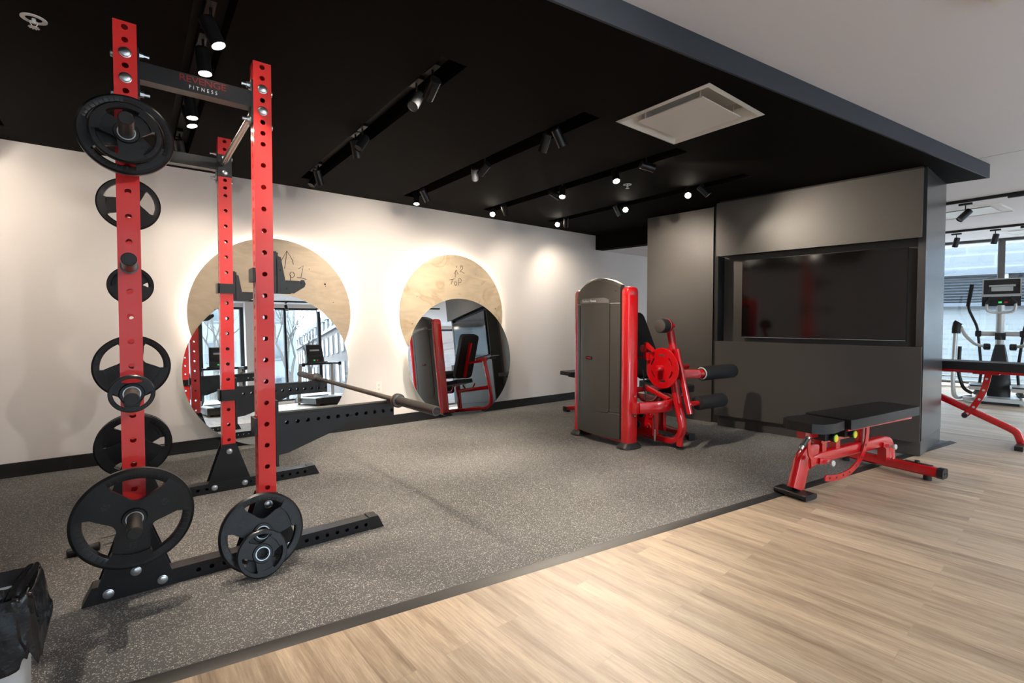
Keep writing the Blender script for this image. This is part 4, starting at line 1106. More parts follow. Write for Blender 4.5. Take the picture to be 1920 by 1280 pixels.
# J-shaped front leg
leg = fillet([(0.37, -0.215, 0.66), (0.37, -0.235, 0.52), (0.37, -0.325, 0.055+0.13), (0.37, -0.26, 0.055), (0.35, 0.02, 0.055), (0.33, 0.35, 0.055)], 0.13, 9)
g = G(); g.rtube(leg, 0.052, 0.078, (1, 0, 0), 0.018); lm('front_leg', g, 'redgloss')
g = G(); g.cyl((0.365, -0.292, 0.028), (0.365, -0.292, 0.13), 0.030, 20); lf_ = lm('levelling_post', g, 'redgloss')
g = G(); g.lathe([(0.036, 0), (0.038, 0.004), (0.030, 0.012), (0.010, 0.014), (0.008, 0.032)], (0.365, -0.292, 0), (0, 0, 1), 24); obj('rubber_foot', g, 'plastic', lf_)
g = G(); g.rtube(fillet([(0.38, -0.10, 0.062), (0.34, 0.02, 0.062), (0.30, 0.30, 0.062), (0.05, 0.38, 0.062)], 0.06), 0.05, 0.05, (0, 0, 1), 0.014); lm('base_tube', g, 'redgloss')
g = G(); g.rtube([(0.378, -0.060, 0.062), (0.392, -0.105, 0.062)], 0.056, 0.056, (0, 0, 1), 0.014); lm('tube_cap', g, 'plastic')
g = G(); g.rtube([(0.72, -0.09, 0.045), (0.80, 0.25, 0.045), (0.90, 0.60, 0.045), (0.88, 1.60, 0.045)], 0.05, 0.055, (0, 0, 1), 0.014)
g.rtube([(0.33, 0.33, 0.055), (0.86, 0.42, 0.055)], 0.05, 0.05, (0, 0, 1), 0.014)
g.rtube([(0.36, -0.20, 0.055), (0.74, -0.02, 0.045)], 0.045, 0.045, (0, 0, 1), 0.012)
g.rtube([(0.62, 1.66, 0.045), (1.10, 1.62, 0.045)], 0.05, 0.055, (0, 0, 1), 0.014)
lm('rear_base_tube', g, 'redgloss')
g = G(); g.rtube([(0.715, -0.12, 0.040), (0.70, -0.17, 0.040)], 0.066, 0.066, (0, 0, 1), 0.015); g.rtube([(0.60, 1.66, 0.042), (0.62, 1.66, 0.042)], 0.058, 0.062, (0, 0, 1), 0.012); g.cyl((0.66, 1.655, 0.0), (0.66, 1.655, 0.03), 0.026, 14)
g.box(0.83, 0.93, 0.5, 0.56, 0.0, 0.03, 0.004); g.box(1.02, 1.08, 1.58, 1.66, 0.0, 0.03, 0.004); lm('rubber_foot', g, 'plastic')
# seat support posts, seat, backrest
g = G(); g.rtube([(0.66, 0.16, 0.05), (0.66, 0.16, 0.45)], 0.05, 0.08, (0, 1, 0), 0.014)
g.rtube(fillet([(0.66, 0.16, 0.36), (0.66, 0.50, 0.36), (0.68, 0.90, 0.36)], 0.05), 0.045, 0.06, (0, 0, 1), 0.012)
g.rtube(fillet([(0.33, -0.05, 0.055), (0.50, 0.55, 0.05), (0.68, 0.92, 0.05), (0.68, 0.96, 0.30), (0.68, 0.88, 0.80)], 0.10), 0.05, 0.055, (1, 0, 0), 0.014)
g.rtube([(0.68, 0.70, 0.80), (0.68, 0.93, 0.80)], 0.06, 0.06, (0, 0, 1), 0.01)
g.rtube([(0.06, 0.10, 0.50), (0.62, 0.02, 0.52)], 0.05, 0.05, (0, 0, 1), 0.014)
lm('seat_frame', g, 'redgloss')
g = G(); g.cyl((0.68, 0.93, 0.80), (0.68, 1.03, 0.80), 0.012, 12); hb = lm('adjuster_pin', g, 'chrome')
g = G(); g.cyl((0.68, 1.03, 0.80), (0.68, 1.14, 0.80), 0.021, 16, bev=0.004); obj('adjuster_grip', g, 'plastic', hb)
def pad(g, cx_, cy, w, h, t, o, u, v, r=0.05, bev=0.014):
    poly = []
    for sx_, sy_, a0 in ((1, 1, 0), (-1, 1, 90), (-1, -1, 180), (1, -1, 270)):
        for k in range(6): a = R(a0+18*k); poly.append((cx_+sx_*(w/2-r)+r*math.cos(a), cy+sy_*(h/2-r)+r*math.sin(a)))
    g.prism(poly, o, u, v, t, bev, 3)
g = G(); pad(g, 0, 0, 0.34, 0.46, 0.062, (0.68, 0.13, 0.47), (1, 0, 0), (0, 1, 0.05)); lm('seat', g, 'vinyl')
bu = V((0, 0.43, 0.90)).normalized()
g = G(); pad(g, 0, 0.355, 0.34, 0.73, -0.075, (0.66, 0.27, 0.60), (1, 0, 0), bu, 0.06, 0.018); lm('backrest', g, 'vinyl')
g = G(); q0 = V((0.66, 0.27, 0.60)) + V((0, 0.90, -0.43)).normalized()*0.095
g.rtube([q0+bu*0.02, q0+bu*0.60], 0.06, 0.035, (1, 0, 0), 0.006); g.rtube([q0+bu*0.25, V((0.68, 0.80, 0.78))], 0.04, 0.04, (1, 0, 0), 0.006); lm('backrest_spine', g, 'redgloss')
g = G()
for s in (0.46, 0.88): g.tube(fillet([(s, 0.02, 0.45), (s, 0.10, 0.36), (s, 0.26, 0.36), (s, 0.34, 0.46)], 0.05), 0.014, 12)
lm('hand_grip', g, 'redgloss')
# cam wheel
WC = V((0.285, -0.150, 0.724)); e = V((-1, 0, 0))
g = G(); n = 72; r_o, r_i = 0.184, 0.176
rings_ = [0.024, 0.112, 0.128, r_i]
F = []
for x_ in (-0.006, 0.006):
    F.append([[g.b.verts.new((WC.x+x_, WC.y+r*math.cos(2*PI*i/n), WC.z+r*math.sin(2*PI*i/n))) for i in range(n)] for r in rings_])
for L_ in range(2):
    for k in range(3):
        for i in range(n):
            j = (i+1) % n
            if k == 1 and (i % 12) in (2, 3, 4, 5, 6, 7, 8): continue
            g.b.faces.new((F[L_][k][i], F[L_][k][j], F[L_][k+1][j], F[L_][k+1][i]))
mp = {}
for k in range(4):
    for i in range(n): mp[F[0][k][i]] = F[1][k][i]
for ed in [e_ for e_ in g.b.edges if len(e_.link_faces) == 1 and e_.verts[0] in mp and e_.verts[1] in mp]:
    a, b = ed.verts; g.b.faces.new((a, b, mp[b], mp[a]))
g.torus(WC, (1, 0, 0), 0.180, 0.007, 72, 8)
lm('cam_wheel', g, 'redgloss')
g = G(); g.lathe([(0.030, 0), (0.030, 0.070), (0.024, 0.078), (0.012, 0.079), (0.010, 0.074), (0, 0.074)], WC, e, 24); g.cyl(WC, WC-e*0.36, 0.025, 20); lm('cam_axle', g, 'redgloss')
# lever arm with thigh roller on top
g = G(); g.rtube([(0.36, -0.175, 1.075), (0.36, -0.213, 0.90)], 0.045, 0.06, (1, 0, 0), 0.008); g.box(0.325, 0.40, -0.255, -0.165, 0.893, 0.904, 0.002)
g.rtube([(0.36, -0.190, 0.91), (0.36, -0.225, 0.66)], 0.06, 0.07, (1, 0, 0), 0.008); g.rtube([(0.36, -0.250, 0.90), (0.36, -0.400, 0.335)], 0.046, 0.046, (1, 0, 0), 0.014)
g.rtube([(0.36, -0.27, 0.67), (0.50, -0.29, 0.675), (0.60, -0.30, 0.67)], 0.07, 0.085, (0, 0, 1), 0.014)
lm('lever_arm', g, 'redgloss')
def roller(nm, a, b, r, hang=None):
    a, b = V(a), V(b); ax_ = (b-a).normalized()
    g = G(); L_ = (b-a).length
    g.lathe([(r*0.62, 0.0), (r*0.9, 0.001), (r, 0.010), (r, L_-0.018), (r*0.92, L_-0.004), (r*0.7, L_), (0, L_)], a, ax_, 32); p = lm(nm, g, 'foam')
    return p, ax_, a
p, ax_, a = roller('shin_roller', (0.655, -0.300, 0.668), (1.14, -0.300, 0.668), 0.068)
g = G(); g.torus(a-ax_*0.001, ax_, 0.052, 0.006, 32, 8); obj('end_ring', g, 'silver', p)
g = G(); g.lathe([(0.02, -0.10), (0.030, -0.095), (0.040, -0.075), (0.030, -0.055), (0.024, -0.045), (0.034, -0.03), (0.042, -0.012), (0.035, 0.008), (0.02, 0.01)], a, ax_, 24); obj('knuckle', g, 'redgloss', p)
p, ax_, a = roller('ankle_roller', (0.50, -0.372, 0.415), (0.92, -0.340, 0.405), 0.064)
g = G(); g.cyl(a-ax_*0.14, a+ax_*0.02, 0.024, 18, bev=0.006); obj('knuckle', g, 'redgloss', p)
g = G(); a = V((0.205, -0.185, 1.112)); ax_ = V((1, 0, 0))
g.lathe([(0.0, 0.0), (0.058, 0.0), (0.064, 0.006), (0.064, 0.105), (0, 0.105)], a, ax_, 32); p = lm('thigh_roller', g, 'foam')
g = G(); g.lathe([(0.0645, 0.082), (0.0655, 0.084), (0.0655, 0.090), (0.0645, 0.092)], a, ax_, 32, False); obj('red_band', g, 'buttonred', p)
g = G(); g.lathe([(0.0, -0.0015), (0.055, -0.0015), (0.058, 0.0), (0.058, 0.003), (0, 0.003)], a, ax_, 32); obj('end_disc', g, 'shroud', p)
g = G(); g.cyl(a+ax_*0.10, a+ax_*0.19, 0.02, 16); obj('axle', g, 'redgloss', p)
# pivot bracket, pulleys and cable
g = G(); g.cyl((0.235, 0.040, 0.895), (0.275, 0.040, 0.895), 0.036, 24, bev=0.004); g.hexa([(0.24, -0.07, 0.87), (0.285, -0.07, 0.87), (0.285, 0.035, 0.92), (0.24, 0.035, 0.92), (0.24, -0.06, 0.90), (0.285, -0.06, 0.90), (0.285, 0.02, 0.955), (0.24, 0.02, 0.955)]); g.box(0.245, 0.30, -0.02, 0.035, 0.79, 0.865, 0.006); g.cyl((0.262, 0.02, 0.815), (0.262, 0.12, 0.815), 0.009, 12); lm('pivot_bracket', g, 'redgloss')
g = G(); g.rtube([(0.28, 0.05, 0.54), (0.32, -0.20, 0.44)], 0.03, 0.06, (1, 0, 0), 0.005); g.box(0.22, 0.30, -0.10, 0.10, 0.10, 0.33, 0.006); lm('pulley_bracket', g, 'redgloss')
for s, v, z, m_ in ((0.205, -0.087, 0.299, 'redgloss'), (0.205, -0.055, 0.175, 'redgloss'), (0.19, 0.011, 0.289, 'plastic'), (0.19, 0.058, 0.181, 'plastic')):
    g = G(); g.lathe([(0.0, -0.002), (0.034, -0.002), (0.036, 0.0), (0.033, 0.008), (0.036, 0.016), (0, 0.016)], (s, v, z), (1, 0, 0), 24); p = lm('pulley', g, m_)
    g = G(); hexbolt(g, (s-0.002, v, z), (-1, 0, 0), 0.007, 0.006); obj('bolt', g, 'chrome', p)
g = G()
g.tube([(0.21, 0.11, 0.80), (0.20, 0.10, 0.62)], 0.005, 8); lm('cable_end', g, 'chrome')
g = G()
g.tube([(0.20, 0.10, 0.62), (0.20, 0.085, 0.30)], 0.004, 8); g.tube([(0.235, 0.030, 0.70), (0.235, -0.02, 0.30)], 0.006, 8); g.tube([(0.21, -0.125, 0.30), (0.21, -0.14, 0.12)], 0.004, 8); g.tube([(0.24, -0.04, 0.44), (0.24, -0.17, 0.52)], 0.002, 6)
lm('cable', g, 'plastic')
g = G(); g.cyl((0.21, -0.14, 0.06), (0.21, -0.14, 0.17), 0.008, 8); lm('turnbuckle', g, 'chrome')
# small dark pad on the far side
g = G(); pad(g, 0, 0, 0.30, 0.22, 0.045, (0.62, 1.50, 0.492), (1, 0, 0), (0, 1, 0), 0.04, 0.01); lm('foot_pad', g, 'vinyl')
g = G(); g.rtube([(0.68, 1.50, 0.06), (0.68, 1.50, 0.49)], 0.05, 0.05, (1, 0, 0), 0.012); g.box(0.58, 0.74, 1.44, 1.56, 0.46, 0.491, 0.004); lm('pad_post', g, 'plastic')

# ------------------------------------------------------------------ adjustable bench at the edge of the mat
ba = math.atan2(-0.160, 0.987)
BN = thing('adjustable_bench', 'red framed adjustable bench with black pads standing across the mat\'s edge', 'weight bench', (3.44, 1.33, 0), ba)
def bn(name, g, m, p=BN, smooth=40): return obj(name, g, m, p, smooth)
def seatpoly(u0, u1, w0, w1, ch):
    return [(u0+ch, -w0/2), (u1, -w1/2), (u1, w1/2), (u0+ch, w0/2), (u0, w0/2-ch), (u0, -w0/2+ch)]
g = G(); g.prism([(0.015, -0.085), (0.06, -0.135), (0.16, -0.150), (0.325, -0.125), (0.325, 0.125), (0.16, 0.150), (0.06, 0.135), (0.015, 0.085)], (0, 0, 0.425), (1, 0, 0.0), (0, 1, 0), 0.062, 0.012, 3); bn('seat', g, 'vinyl')
g = G(); g.prism([(0.355, -0.150), (0.375, -0.158), (1.36, -0.140), (1.385, -0.12), (1.385, 0.12), (1.36, 0.140), (0.375, 0.158), (0.355, 0.15)], (0, 0, 0.425), (1, 0, 0.004), (0, 1, 0), 0.066, 0.012, 3); bn('backrest', g, 'vinyl')
g = G(); g.box(0.36, 1.22, -0.035, 0.035, 0.395, 0.424, 0.004); g.box(0.36, 1.26, -0.13, -0.118, 0.412, 0.424, 0.002); bn('backrest_frame', g, 'redgloss')
g = G(); g.box(0.04, 0.32, -0.03, 0.03, 0.375, 0.424, 0.004); bn('seat_frame', g, 'redgloss')
g = G(); g.rtube(fillet([(-0.012, 0, 0.045), (0.055, 0, 0.215), (0.12, 0, 0.27), (0.2, 0, 0.255)], 0.07, 8), 0.135, 0.055, (0, 1, 0), 0.018)
bn('front_leg', g, 'redgloss')
g = G(); spn = fillet([(0.10, 0, 0.205), (0.22, 0, 0.225), (1.10, 0, 0.232), (1.19, 0, 0.22), (1.225, 0, 0.08)], 0.13, 10)
g.rtube(spn, 0.085, 0.070, (0, 1, 0), 0.022) if False else g.sweep(spn, [(0.0425*math.copysign(abs(math.cos(a))**0.6, math.cos(a)), 0.037*math.copysign(abs(math.sin(a))**0.6, math.sin(a))) for a in [2*PI*i/20 for i in range(20)]], (0, 1, 0))
bn('spine_tube', g, 'redgloss')
g = G(); g.prism([(1.05, 0.225), (1.20, 0.225), (1.255, 0.15), (1.262, 0.075), (1.12, 0.075), (1.115, 0.17)], (0, 0.030, 0), (1, 0, 0), (0, 0, 1), 0.060, 0.012, 2); bn('rear_bracket', g, 'redgloss')
g = G(); g.oval([(-0.012, -0.105, 0.020), (-0.012, -0.095, 0.020), (-0.012, 0.10, 0.020), (-0.012, 0.11, 0.020)], 0.125, 0.038, (0, 0, 1), 24, 0.5)
bn('front_foot', g, 'plastic')
g = G(); pr_ = [(-0.045, -0.016), (-0.040, 0.028), (-0.018, 0.038), (0.018, 0.038), (0.040, 0.028), (0.045, -0.016), (0.030, -0.030), (-0.030, -0.030)]
g.sweep([(1.17, 0.335, 0.062), (1.17, -0.335, 0.062)], pr_, (0, 0, 1)); g.bevel(list(g.b.verts), 0.004, 2)
bn('rear_beam', g, 'redgloss')
g = G()
for a, b in ((0.335, 0.365), (-0.335, -0.372)): g.sweep([(1.17, a, 0.062), (1.17, b, 0.062)], [(x*1.06, y*1.06) for x, y in pr_], (0, 0, 1)); g.bevel(list(g.b.verts), 0.003, 2)
rc = bn('end_cap', g, 'plastic')
g = G(); g.cyl((1.185, -0.3725, 0.066), (1.185, -0.374, 0.066), 0.005, 10); g.cyl((1.155, -0.3725, 0.066), (1.155, -0.374, 0.066), 0.005, 10); obj('screw', g, 'dark', rc)
g = G(); g.cyl((1.17, -0.27, -0.006), (1.17, -0.27, 0.035), 0.026, 16); g.cyl((1.17, 0.28, 0.0), (1.17, 0.28, 0.035), 0.026, 16); bn('rubber_foot', g, 'plastic')
g = G(); g.cyl((1.185, -0.20, 0.098), (1.185, -0.20, 0.118), 0.016, 14); g.box(1.165, 1.205, -0.29, -0.12, 0.0985, 0.102, 0.001); bn('locking_knob', g, 'plastic')
g = G()
for v in (-0.06, -0.02, 0.06): hexbolt(g, (1.145, v, 0.099), (0, 0, 1), 0.008)
bn('bolt', g, 'redgloss')
# curved ladder plate
def ribbon(g, pts, w, v0, v1, bev=0.002):
    L_ = []; Rr_ = []
    for i, p in enumerate(pts):
        a = V(pts[max(0, i-1)]); b = V(pts[min(len(pts)-1, i+1)]); t_ = (b-a).normalized(); n_ = V((-t_.y, t_.x))
        L_.append(V(p)+n_*w/2); Rr_.append(V(p)-n_*w/2)
    tip = []
    p = V(pts[-1]); t_ = (p-V(pts[-2])).normalized(); n_ = V((-t_.y, t_.x))
    for k in range(1, 6): a = PI*k/6; tip.append(p + n_*w/2*math.cos(a) + t_*w/2*math.sin(a))
    poly = [(q.x, q.y) for q in L_] + [(q.x, q.y) for q in tip] + [(q.x, q.y) for q in Rr_[::-1]]
    g.prism(poly, (0, v1, 0), (1, 0, 0), (0, 0, 1), v1-v0, bev, 1)
arc = [V((0.782, 0.415)), V((0.780, 0.34)), V((0.765, 0.27)), V((0.735, 0.21)), V((0.69, 0.160)), V((0.63, 0.120)), V((0.56, 0.092)), V((0.48, 0.078)), V((0.40, 0.074)), V((0.31, 0.080)), V((0.255, 0.088))]
g = G(); ribbon(g, arc, 0.042, -0.056, -0.047); lp = bn('ladder_plate', g, 'redgloss')
g = G()
for p in (V((0.755, 0.255)), V((0.70, 0.172)), V((0.63, 0.122)), V((0.54, 0.089)), V((0.46, 0.078)), V((0.375, 0.075)), V((0.29, 0.083))): g.cyl((p.x, -0.0565, p.y), (p.x, -0.0570, p.y), 0.0085, 12)
obj('holes', g, 'dark', lp)
g = G(); g.rtube([(0.785, 0, 0.26), (0.785, 0, 0.40)], 0.05, 0.05, (0, 1, 0), 0.008); g.box(0.76, 0.90, -0.03, 0.03, 0.392, 0.412, 0.003); bn('support_post', g, 'redgloss')
g = G(); 
for p in ((0.27, 0.26), (0.44, 0.26)): g.box(p[0]-0.025, p[0]+0.025, -0.028, 0.028, 0.25, 0.345, 0.004)
g.box(0.20, 0.66, -0.045, 0.045, 0.330, 0.352, 0.004); bn('slide_bracket', g, 'redgloss')
for u in (0.235, 0.475):
    g = G(); g.box(u-0.045, u+0.045, -0.075, 0.075, 0.352, 0.400, 0.010); g.cyl((u+0.02, -0.075, 0.372), (u+0.02, -0.108, 0.372), 0.027, 20, bev=0.003); k_ = bn('clamp_knob', g, 'plastic')
    g = G(); g.cyl((u+0.02, -0.108, 0.372), (u+0.02, -0.1105, 0.372), 0.025, 20); obj('knob_ring', g, 'green', k_)['label'] = 'green ring'
    g = G(); g.cyl((u+0.02, -0.1105, 0.372), (u+0.02, -0.1125, 0.372), 0.019, 20); obj('knob_cap', g, 'yellow', k_)['label'] = 'yellow cap'
# front handle lever
g = G(); ribbon(g, [V((0.010, 0.385)), V((0.006, 0.34)), V((0.015, 0.29)), V((0.045, 0.255)), V((0.08, 0.245))], 0.03, -0.075, -0.066); bn('handle_lever', g, 'redgloss')
g = G(); g.tube([(0.0, -0.07, 0.40), (-0.085, -0.07, 0.335)], 0.0135, 14); hd = bn('front_handle', g, 'chrome')
g = G(); g.tube([(-0.012, -0.07, 0.391), (-0.062, -0.07, 0.353)], 0.0165, 14); obj('handle_sleeve', g, 'plastic', hd)
g = G()
for u, z in ((0.255, 0.200), (1.105, 0.205)):
    g.cyl((u, -0.030, z), (u, -0.085, z), 0.011, 14)
    g.cyl((u, -0.085, z), (u, -0.10, z), 0.020, 18, bev=0.003)
bn('pop_pin', g, 'silver')
g = G()
for u, z in ((0.255, 0.200), (1.105, 0.205)): g.rtube([(u-0.07, -0.035, z+0.012), (u+0.02, -0.050, z+0.002)], 0.03, 0.04, (0, 0, 1), 0.006)
bn('pin_bracket', g, 'redgloss')

# ------------------------------------------------------------------ flat bench by the right edge of the picture
RBX = 6.40
RB = thing('decline_bench', 'red bench with black pad cut off by the right edge of the picture', 'weight bench', (RBX, 0.6, 0))
def rb(name, g, m, p=RB, smooth=40):
    for v in g.b.verts: v.co -= V((RBX, 0.6, 0))
    return obj(name, g, m, p, smooth)
g = G(); pad(g, 0, 0.72, 0.30, 1.45, 0.078, (RBX+0.03, 0.0, 0.690), (1, 0, 0), (0, 1, 0), 0.05, 0.014); rb('pad', g, 'vinyl')
g = G(); g.box(RBX-0.10, RBX-0.065, 0.05, 1.38, 0.664, 0.690, 0.003); g.box(RBX+0.11, RBX+0.145, 0.05, 1.38, 0.664, 0.690, 0.003); g.box(RBX-0.1, RBX+0.14, 0.72, 0.90, 0.655, 0.668, 0.003); rb('pad_frame', g, 'redgloss')
tb = fillet([(RBX, 1.55, 0.56), (RBX, 1.13, 0.39), (RBX, 0.66, 0.165), (RBX, 0.60, 0.13), (RBX, 0.57, 0.03)], 0.12, 8)
g = G(); g.rtube(tb, 0.065, 0.055, (1, 0, 0), 0.018); rb('main_tube', g, 'redgloss')
g = G(); g.box(RBX-0.20, RBX+0.20, 0.545, 0.60, -0.006, 0.035, 0.010); rb('front_foot', g, 'plastic')
g = G(); g.rtube(fillet([(RBX, 1.50, 0.54), (RBX, 1.48, 0.05), (RBX, 1.46, 0.03)], 0.05), 0.065, 0.055, (1, 0, 0), 0.015); g.box(RBX-0.25, RBX+0.25, 1.43, 1.50, -0.0, 0.055, 0.012); rb('rear_leg', g, 'redgloss')
g = G(); g.box(RBX-0.27, RBX-0.25, 1.42, 1.51, -0.006, 0.06, 0.004); g.box(RBX+0.25, RBX+0.27, 1.42, 1.51, -0.006, 0.06, 0.004); g.box(RBX-0.2, RBX-0.15, 1.44, 1.49, -0.006, 0.004); g.box(RBX+0.15, RBX+0.2, 1.44, 1.49, -0.006, 0.004); rb('rubber_foot', g, 'plastic')
arcp_ = [V((1.0-0.80, 0.66)), V((1.0-0.808, 0.60)), V((1.0-0.82, 0.53)), V((1.0-0.84, 0.46)), V((1.0-0.868, 0.39)), V((1.0-0.905, 0.315)), V((1.0-0.945, 0.255)), V((1.0-0.965, 0.235))]
g = G(); L_ = []; Rr_ = []
for i, p in enumerate(arcp_):
    a = arcp_[max(0, i-1)]; b = arcp_[min(len(arcp_)-1, i+1)]; t_ = (b-a).normalized(); n_ = V((-t_.y, t_.x)); L_.append(p+n_*0.024); Rr_.append(p-n_*0.024)
g.prism([(-q.x, q.y) for q in L_]+[(-q.x, q.y) for q in Rr_[::-1]], (RBX-0.045, 1.0, 0), (0, 1, 0), (0, 0, 1), 0.008, 0.001, 1); lp = rb('ladder_plate', g, 'redgloss')
g = G()
for p in (V((0.19, 0.61)), V((0.172, 0.50)), V((0.143, 0.41)), V((0.105, 0.33)), V((0.062, 0.26))): g.cyl((RBX-0.0455, 1.0-p.x, p.y), (RBX-0.0465, 1.0-p.x, p.y), 0.011, 12)
for v in g.b.verts: v.co -= V((RBX, 0.6, 0))
obj('hole', g, 'silver', lp, 30)
g = G(); g.cyl((RBX-0.07, 0.955, 0.24), (RBX-0.035, 0.955, 0.24), 0.022, 16); rb('pivot_cap', g, 'plastic')

# ------------------------------------------------------------------ elliptical trainer by the window
EC = V((9.80, 1.085, WF)); ea = math.atan2(0.11, 0.994)
EL = thing('elliptical_trainer', 'silver and black elliptical trainer with console by the right hand window', 'exercise machine', EC, ea)
# local: x towards the window, y to the left in the picture (so lateral r in the picture = -y)
def el(name, g, m, p=EL, smooth=40): return obj(name, g, m, p, smooth)
E0 = -0.035
g = G()
for a, b in ((1.385, 1.535),): g.box(-0.005, 0.06, -0.160-E0*0, 0.235, 1.385, 1.525, 0.02, 3)
c_ = el('console_base', g, 'plastic')
g = G(); v = g.hexa([(0.01, -0.165, 1.545), (0.05, -0.165, 1.545), (0.05, 0.235, 1.545), (0.01, 0.235, 1.545), (0.06, -0.165, 1.785), (0.10, -0.165, 1.785), (0.10, 0.235, 1.785), (0.06, 0.235, 1.785)]); g.bevel(v, 0.016, 3); cs = el('console_screen', g, 'silver')
g = G(); v = g.hexa([(0.004, -0.150, 1.56), (0.03, -0.150, 1.56), (0.03, 0.220, 1.56), (0.004, 0.220, 1.56), (0.052, -0.150, 1.77), (0.08, -0.150, 1.77), (0.08, 0.220, 1.77), (0.052, 0.220, 1.77)]); obj('display', g, 'display', cs)
g = G(); g.box(-0.012, 0.03, -0.165, 0.235, 1.522, 1.550, 0.006); el('reading_ledge', g, 'silver')
g = G(); g.box(0.006, 0.02, -0.105, 0.165, 1.665, 1.690, 0.002); g.box(-0.001, 0.015, -0.08, 0.14, 1.60, 1.66, 0.002); obj('readout', g, 'silver', cs)
g = G(); g.box(-0.012, -0.004, -0.085, 0.165, 1.44, 1.51, 0.004); kp = el('keypad', g, 'display')
g = G(); g.box(-0.016, -0.010, 0.03, 0.065, 1.425, 1.45, 0.002); obj('start_button', g, 'ledgreen', kp)
g = G(); g.box(-0.016, -0.010, -0.03, 0.005, 1.425, 1.45, 0.002); obj('stop_button', g, 'buttonred', kp)
g = G(); g.rtube(fillet([(0.03, 0.037, 1.40), (0.04, 0.037, 1.25), (0.10, 0.037, 0.60), (0.14, 0.037, 0.10)], 0.1), 0.085, 0.11, (1, 0, 0), 0.03); el('mast', g, 'silver')
g = G(); g.lathe([(0.0, 0.0), (0.055, 0.0), (0.05, 0.06), (0.0, 0.06)], (0.0, 0.034, 0.90), (0, 0, 1), 20); g.box(-0.05, 0.06, -0.02, 0.09, 0.905, 1.0, 0.02); el('mast_cap', g, 'plastic')
g = G()
rs = [[(-0.06 + dx, 0.037 + w*sy_, z) for dx, sy_ in ((0, -0.8), (0.02, -1), (0.4, -1), (0.42, -0.8), (0.42, 0.8), (0.4, 1), (0.02, 1), (0, 0.8))] for z, w in ((0.08, 0.12), (0.25, 0.125), (0.50, 0.105), (0.70, 0.075), (0.83, 0.05))]
g.rings(rs); el('body_cover', g, 'plastic')
g = G(); g.box(-0.35, 0.55, -0.20, 0.27, 0.035, 0.085, 0.01); g.box(-0.30, -0.22, -0.31, 0.40, 0.02, 0.07, 0.01); el('base_frame', g, 'silver')
g = G(); g.box(-0.36, 0.56, -0.17, 0.25, 0.0, 0.035, 0.006); el('base_foot', g, 'plastic')
for s, nm in ((1, 'l'), (-1, 'r')):
    def P_(x, y, z): return (x, 0.037+s*y, z)
    g = G(); g.tube(fillet([P_(-0.03, 0.100, 1.515), P_(-0.10, 0.150, 1.40), P_(-0.10, 0.135, 1.30), P_(-0.08, 0.04, 1.29), P_(-0.08, 0.0, 1.29)], 0.05), 0.016, 12); fh_ = el('fixed_grip', g, 'silver')
    g = G(); g.tube([P_(-0.03, 0.100, 1.51), P_(-0.095, 0.147, 1.41)], 0.021, 12); obj('grip_sleeve', g, 'plastic', fh_)
    g = G(); g.tube([P_(0.05, 0.045, 0.985), P_(0.05, 0.225, 0.985)], 0.034, 16); el('pivot_tube', g, 'silver')
    g = G(); g.tube(fillet([P_(-0.20, 0.300, 1.70), P_(-0.12, 0.345, 1.37), P_(0.02, 0.245, 1.10), P_(0.05, 0.230, 0.985), P_(0.10, 0.185, 0.45), P_(0.02, 0.20, 0.25)], 0.09), 0.017, 12); mh = el('swing_handle', g, 'plastic')
    g = G(); g.tube([P_(-0.20, 0.300, 1.70), P_(-0.125, 0.341, 1.39)], 0.023, 14); obj('handle_grip', g, 'foam', mh)
    g = G(); g.lathe([(0.03, -0.035), (0.045, -0.03), (0.045, 0.03), (0.03, 0.035)], P_(0.05, 0.228, 0.985), (0, 1, 0), 18); obj('hinge', g, 'plastic', mh)
    g = G(); g.tube(fillet([P_(0.10, 0.11, 0.795), P_(0.02, 0.25, 0.815), P_(-0.15, 0.36, 0.95), P_(-0.25, 0.405, 1.08)], 0.12), 0.022, 12); el('link_arm', g, 'silver')
    g = G(); g.lathe([(0.03, -0.04), (0.048, -0.03), (0.048, 0.03), (0.03, 0.04)], P_(0.08, 0.135, 0.795), (0, 1, 0), 18); el('link_joint', g, 'plastic')
    g = G(); g.rtube(fillet([P_(-0.30, 0.455, 1.10), P_(-0.30, 0.460, 0.90), P_(-0.32, 0.475, 0.30), P_(-0.30, 0.46, 0.06), P_(-0.12, 0.40, 0.045), P_(-0.0, 0.30, 0.06)], 0.10), 0.05, 0.07, (1, 0, 0), 0.02); up_ = el('side_upright', g, 'silver')
    g = G(); g.oval([P_(-0.30, 0.452, 0.99), P_(-0.30, 0.450, 1.08), P_(-0.30, 0.440, 1.135), P_(-0.30, 0.425, 1.155)], 0.10, 0.085, (1, 0, 0), 18, 0.7); obj('joint_cover', g, 'plastic', up_)
    g = G(); g.tube(fillet([P_(-0.26, 0.41, 0.80), P_(-0.26, 0.42, 0.40), P_(-0.24, 0.36, 0.18), P_(-0.15, 0.28, 0.12)], 0.09), 0.022, 12); el('pedal_link', g, 'plastic')
    g = G(); v = g.hexa([P_(-0.45, 0.13, 0.20), P_(-0.05, 0.13, 0.20), P_(-0.05, 0.29, 0.20), P_(-0.45, 0.29, 0.20), P_(-0.47, 0.11, 0.25), P_(-0.03, 0.11, 0.26), P_(-0.03, 0.31, 0.26), P_(-0.47, 0.31, 0.25)]); g.bevel(v, 0.012, 2); el('pedal', g, 'silver')
    g = G(); g.box(-0.44, -0.06, 0.037+s*0.21-0.08, 0.037+s*0.21+0.08, 0.256, 0.268, 0.004); el('pedal_tread', g, 'plastic')
    g = G(); g.tube([P_(-0.25, 0.20, 0.20), P_(-0.10, 0.24, 0.12), P_(0.2, 0.2, 0.11)], 0.026, 12); el('crank_arm', g, 'plastic')

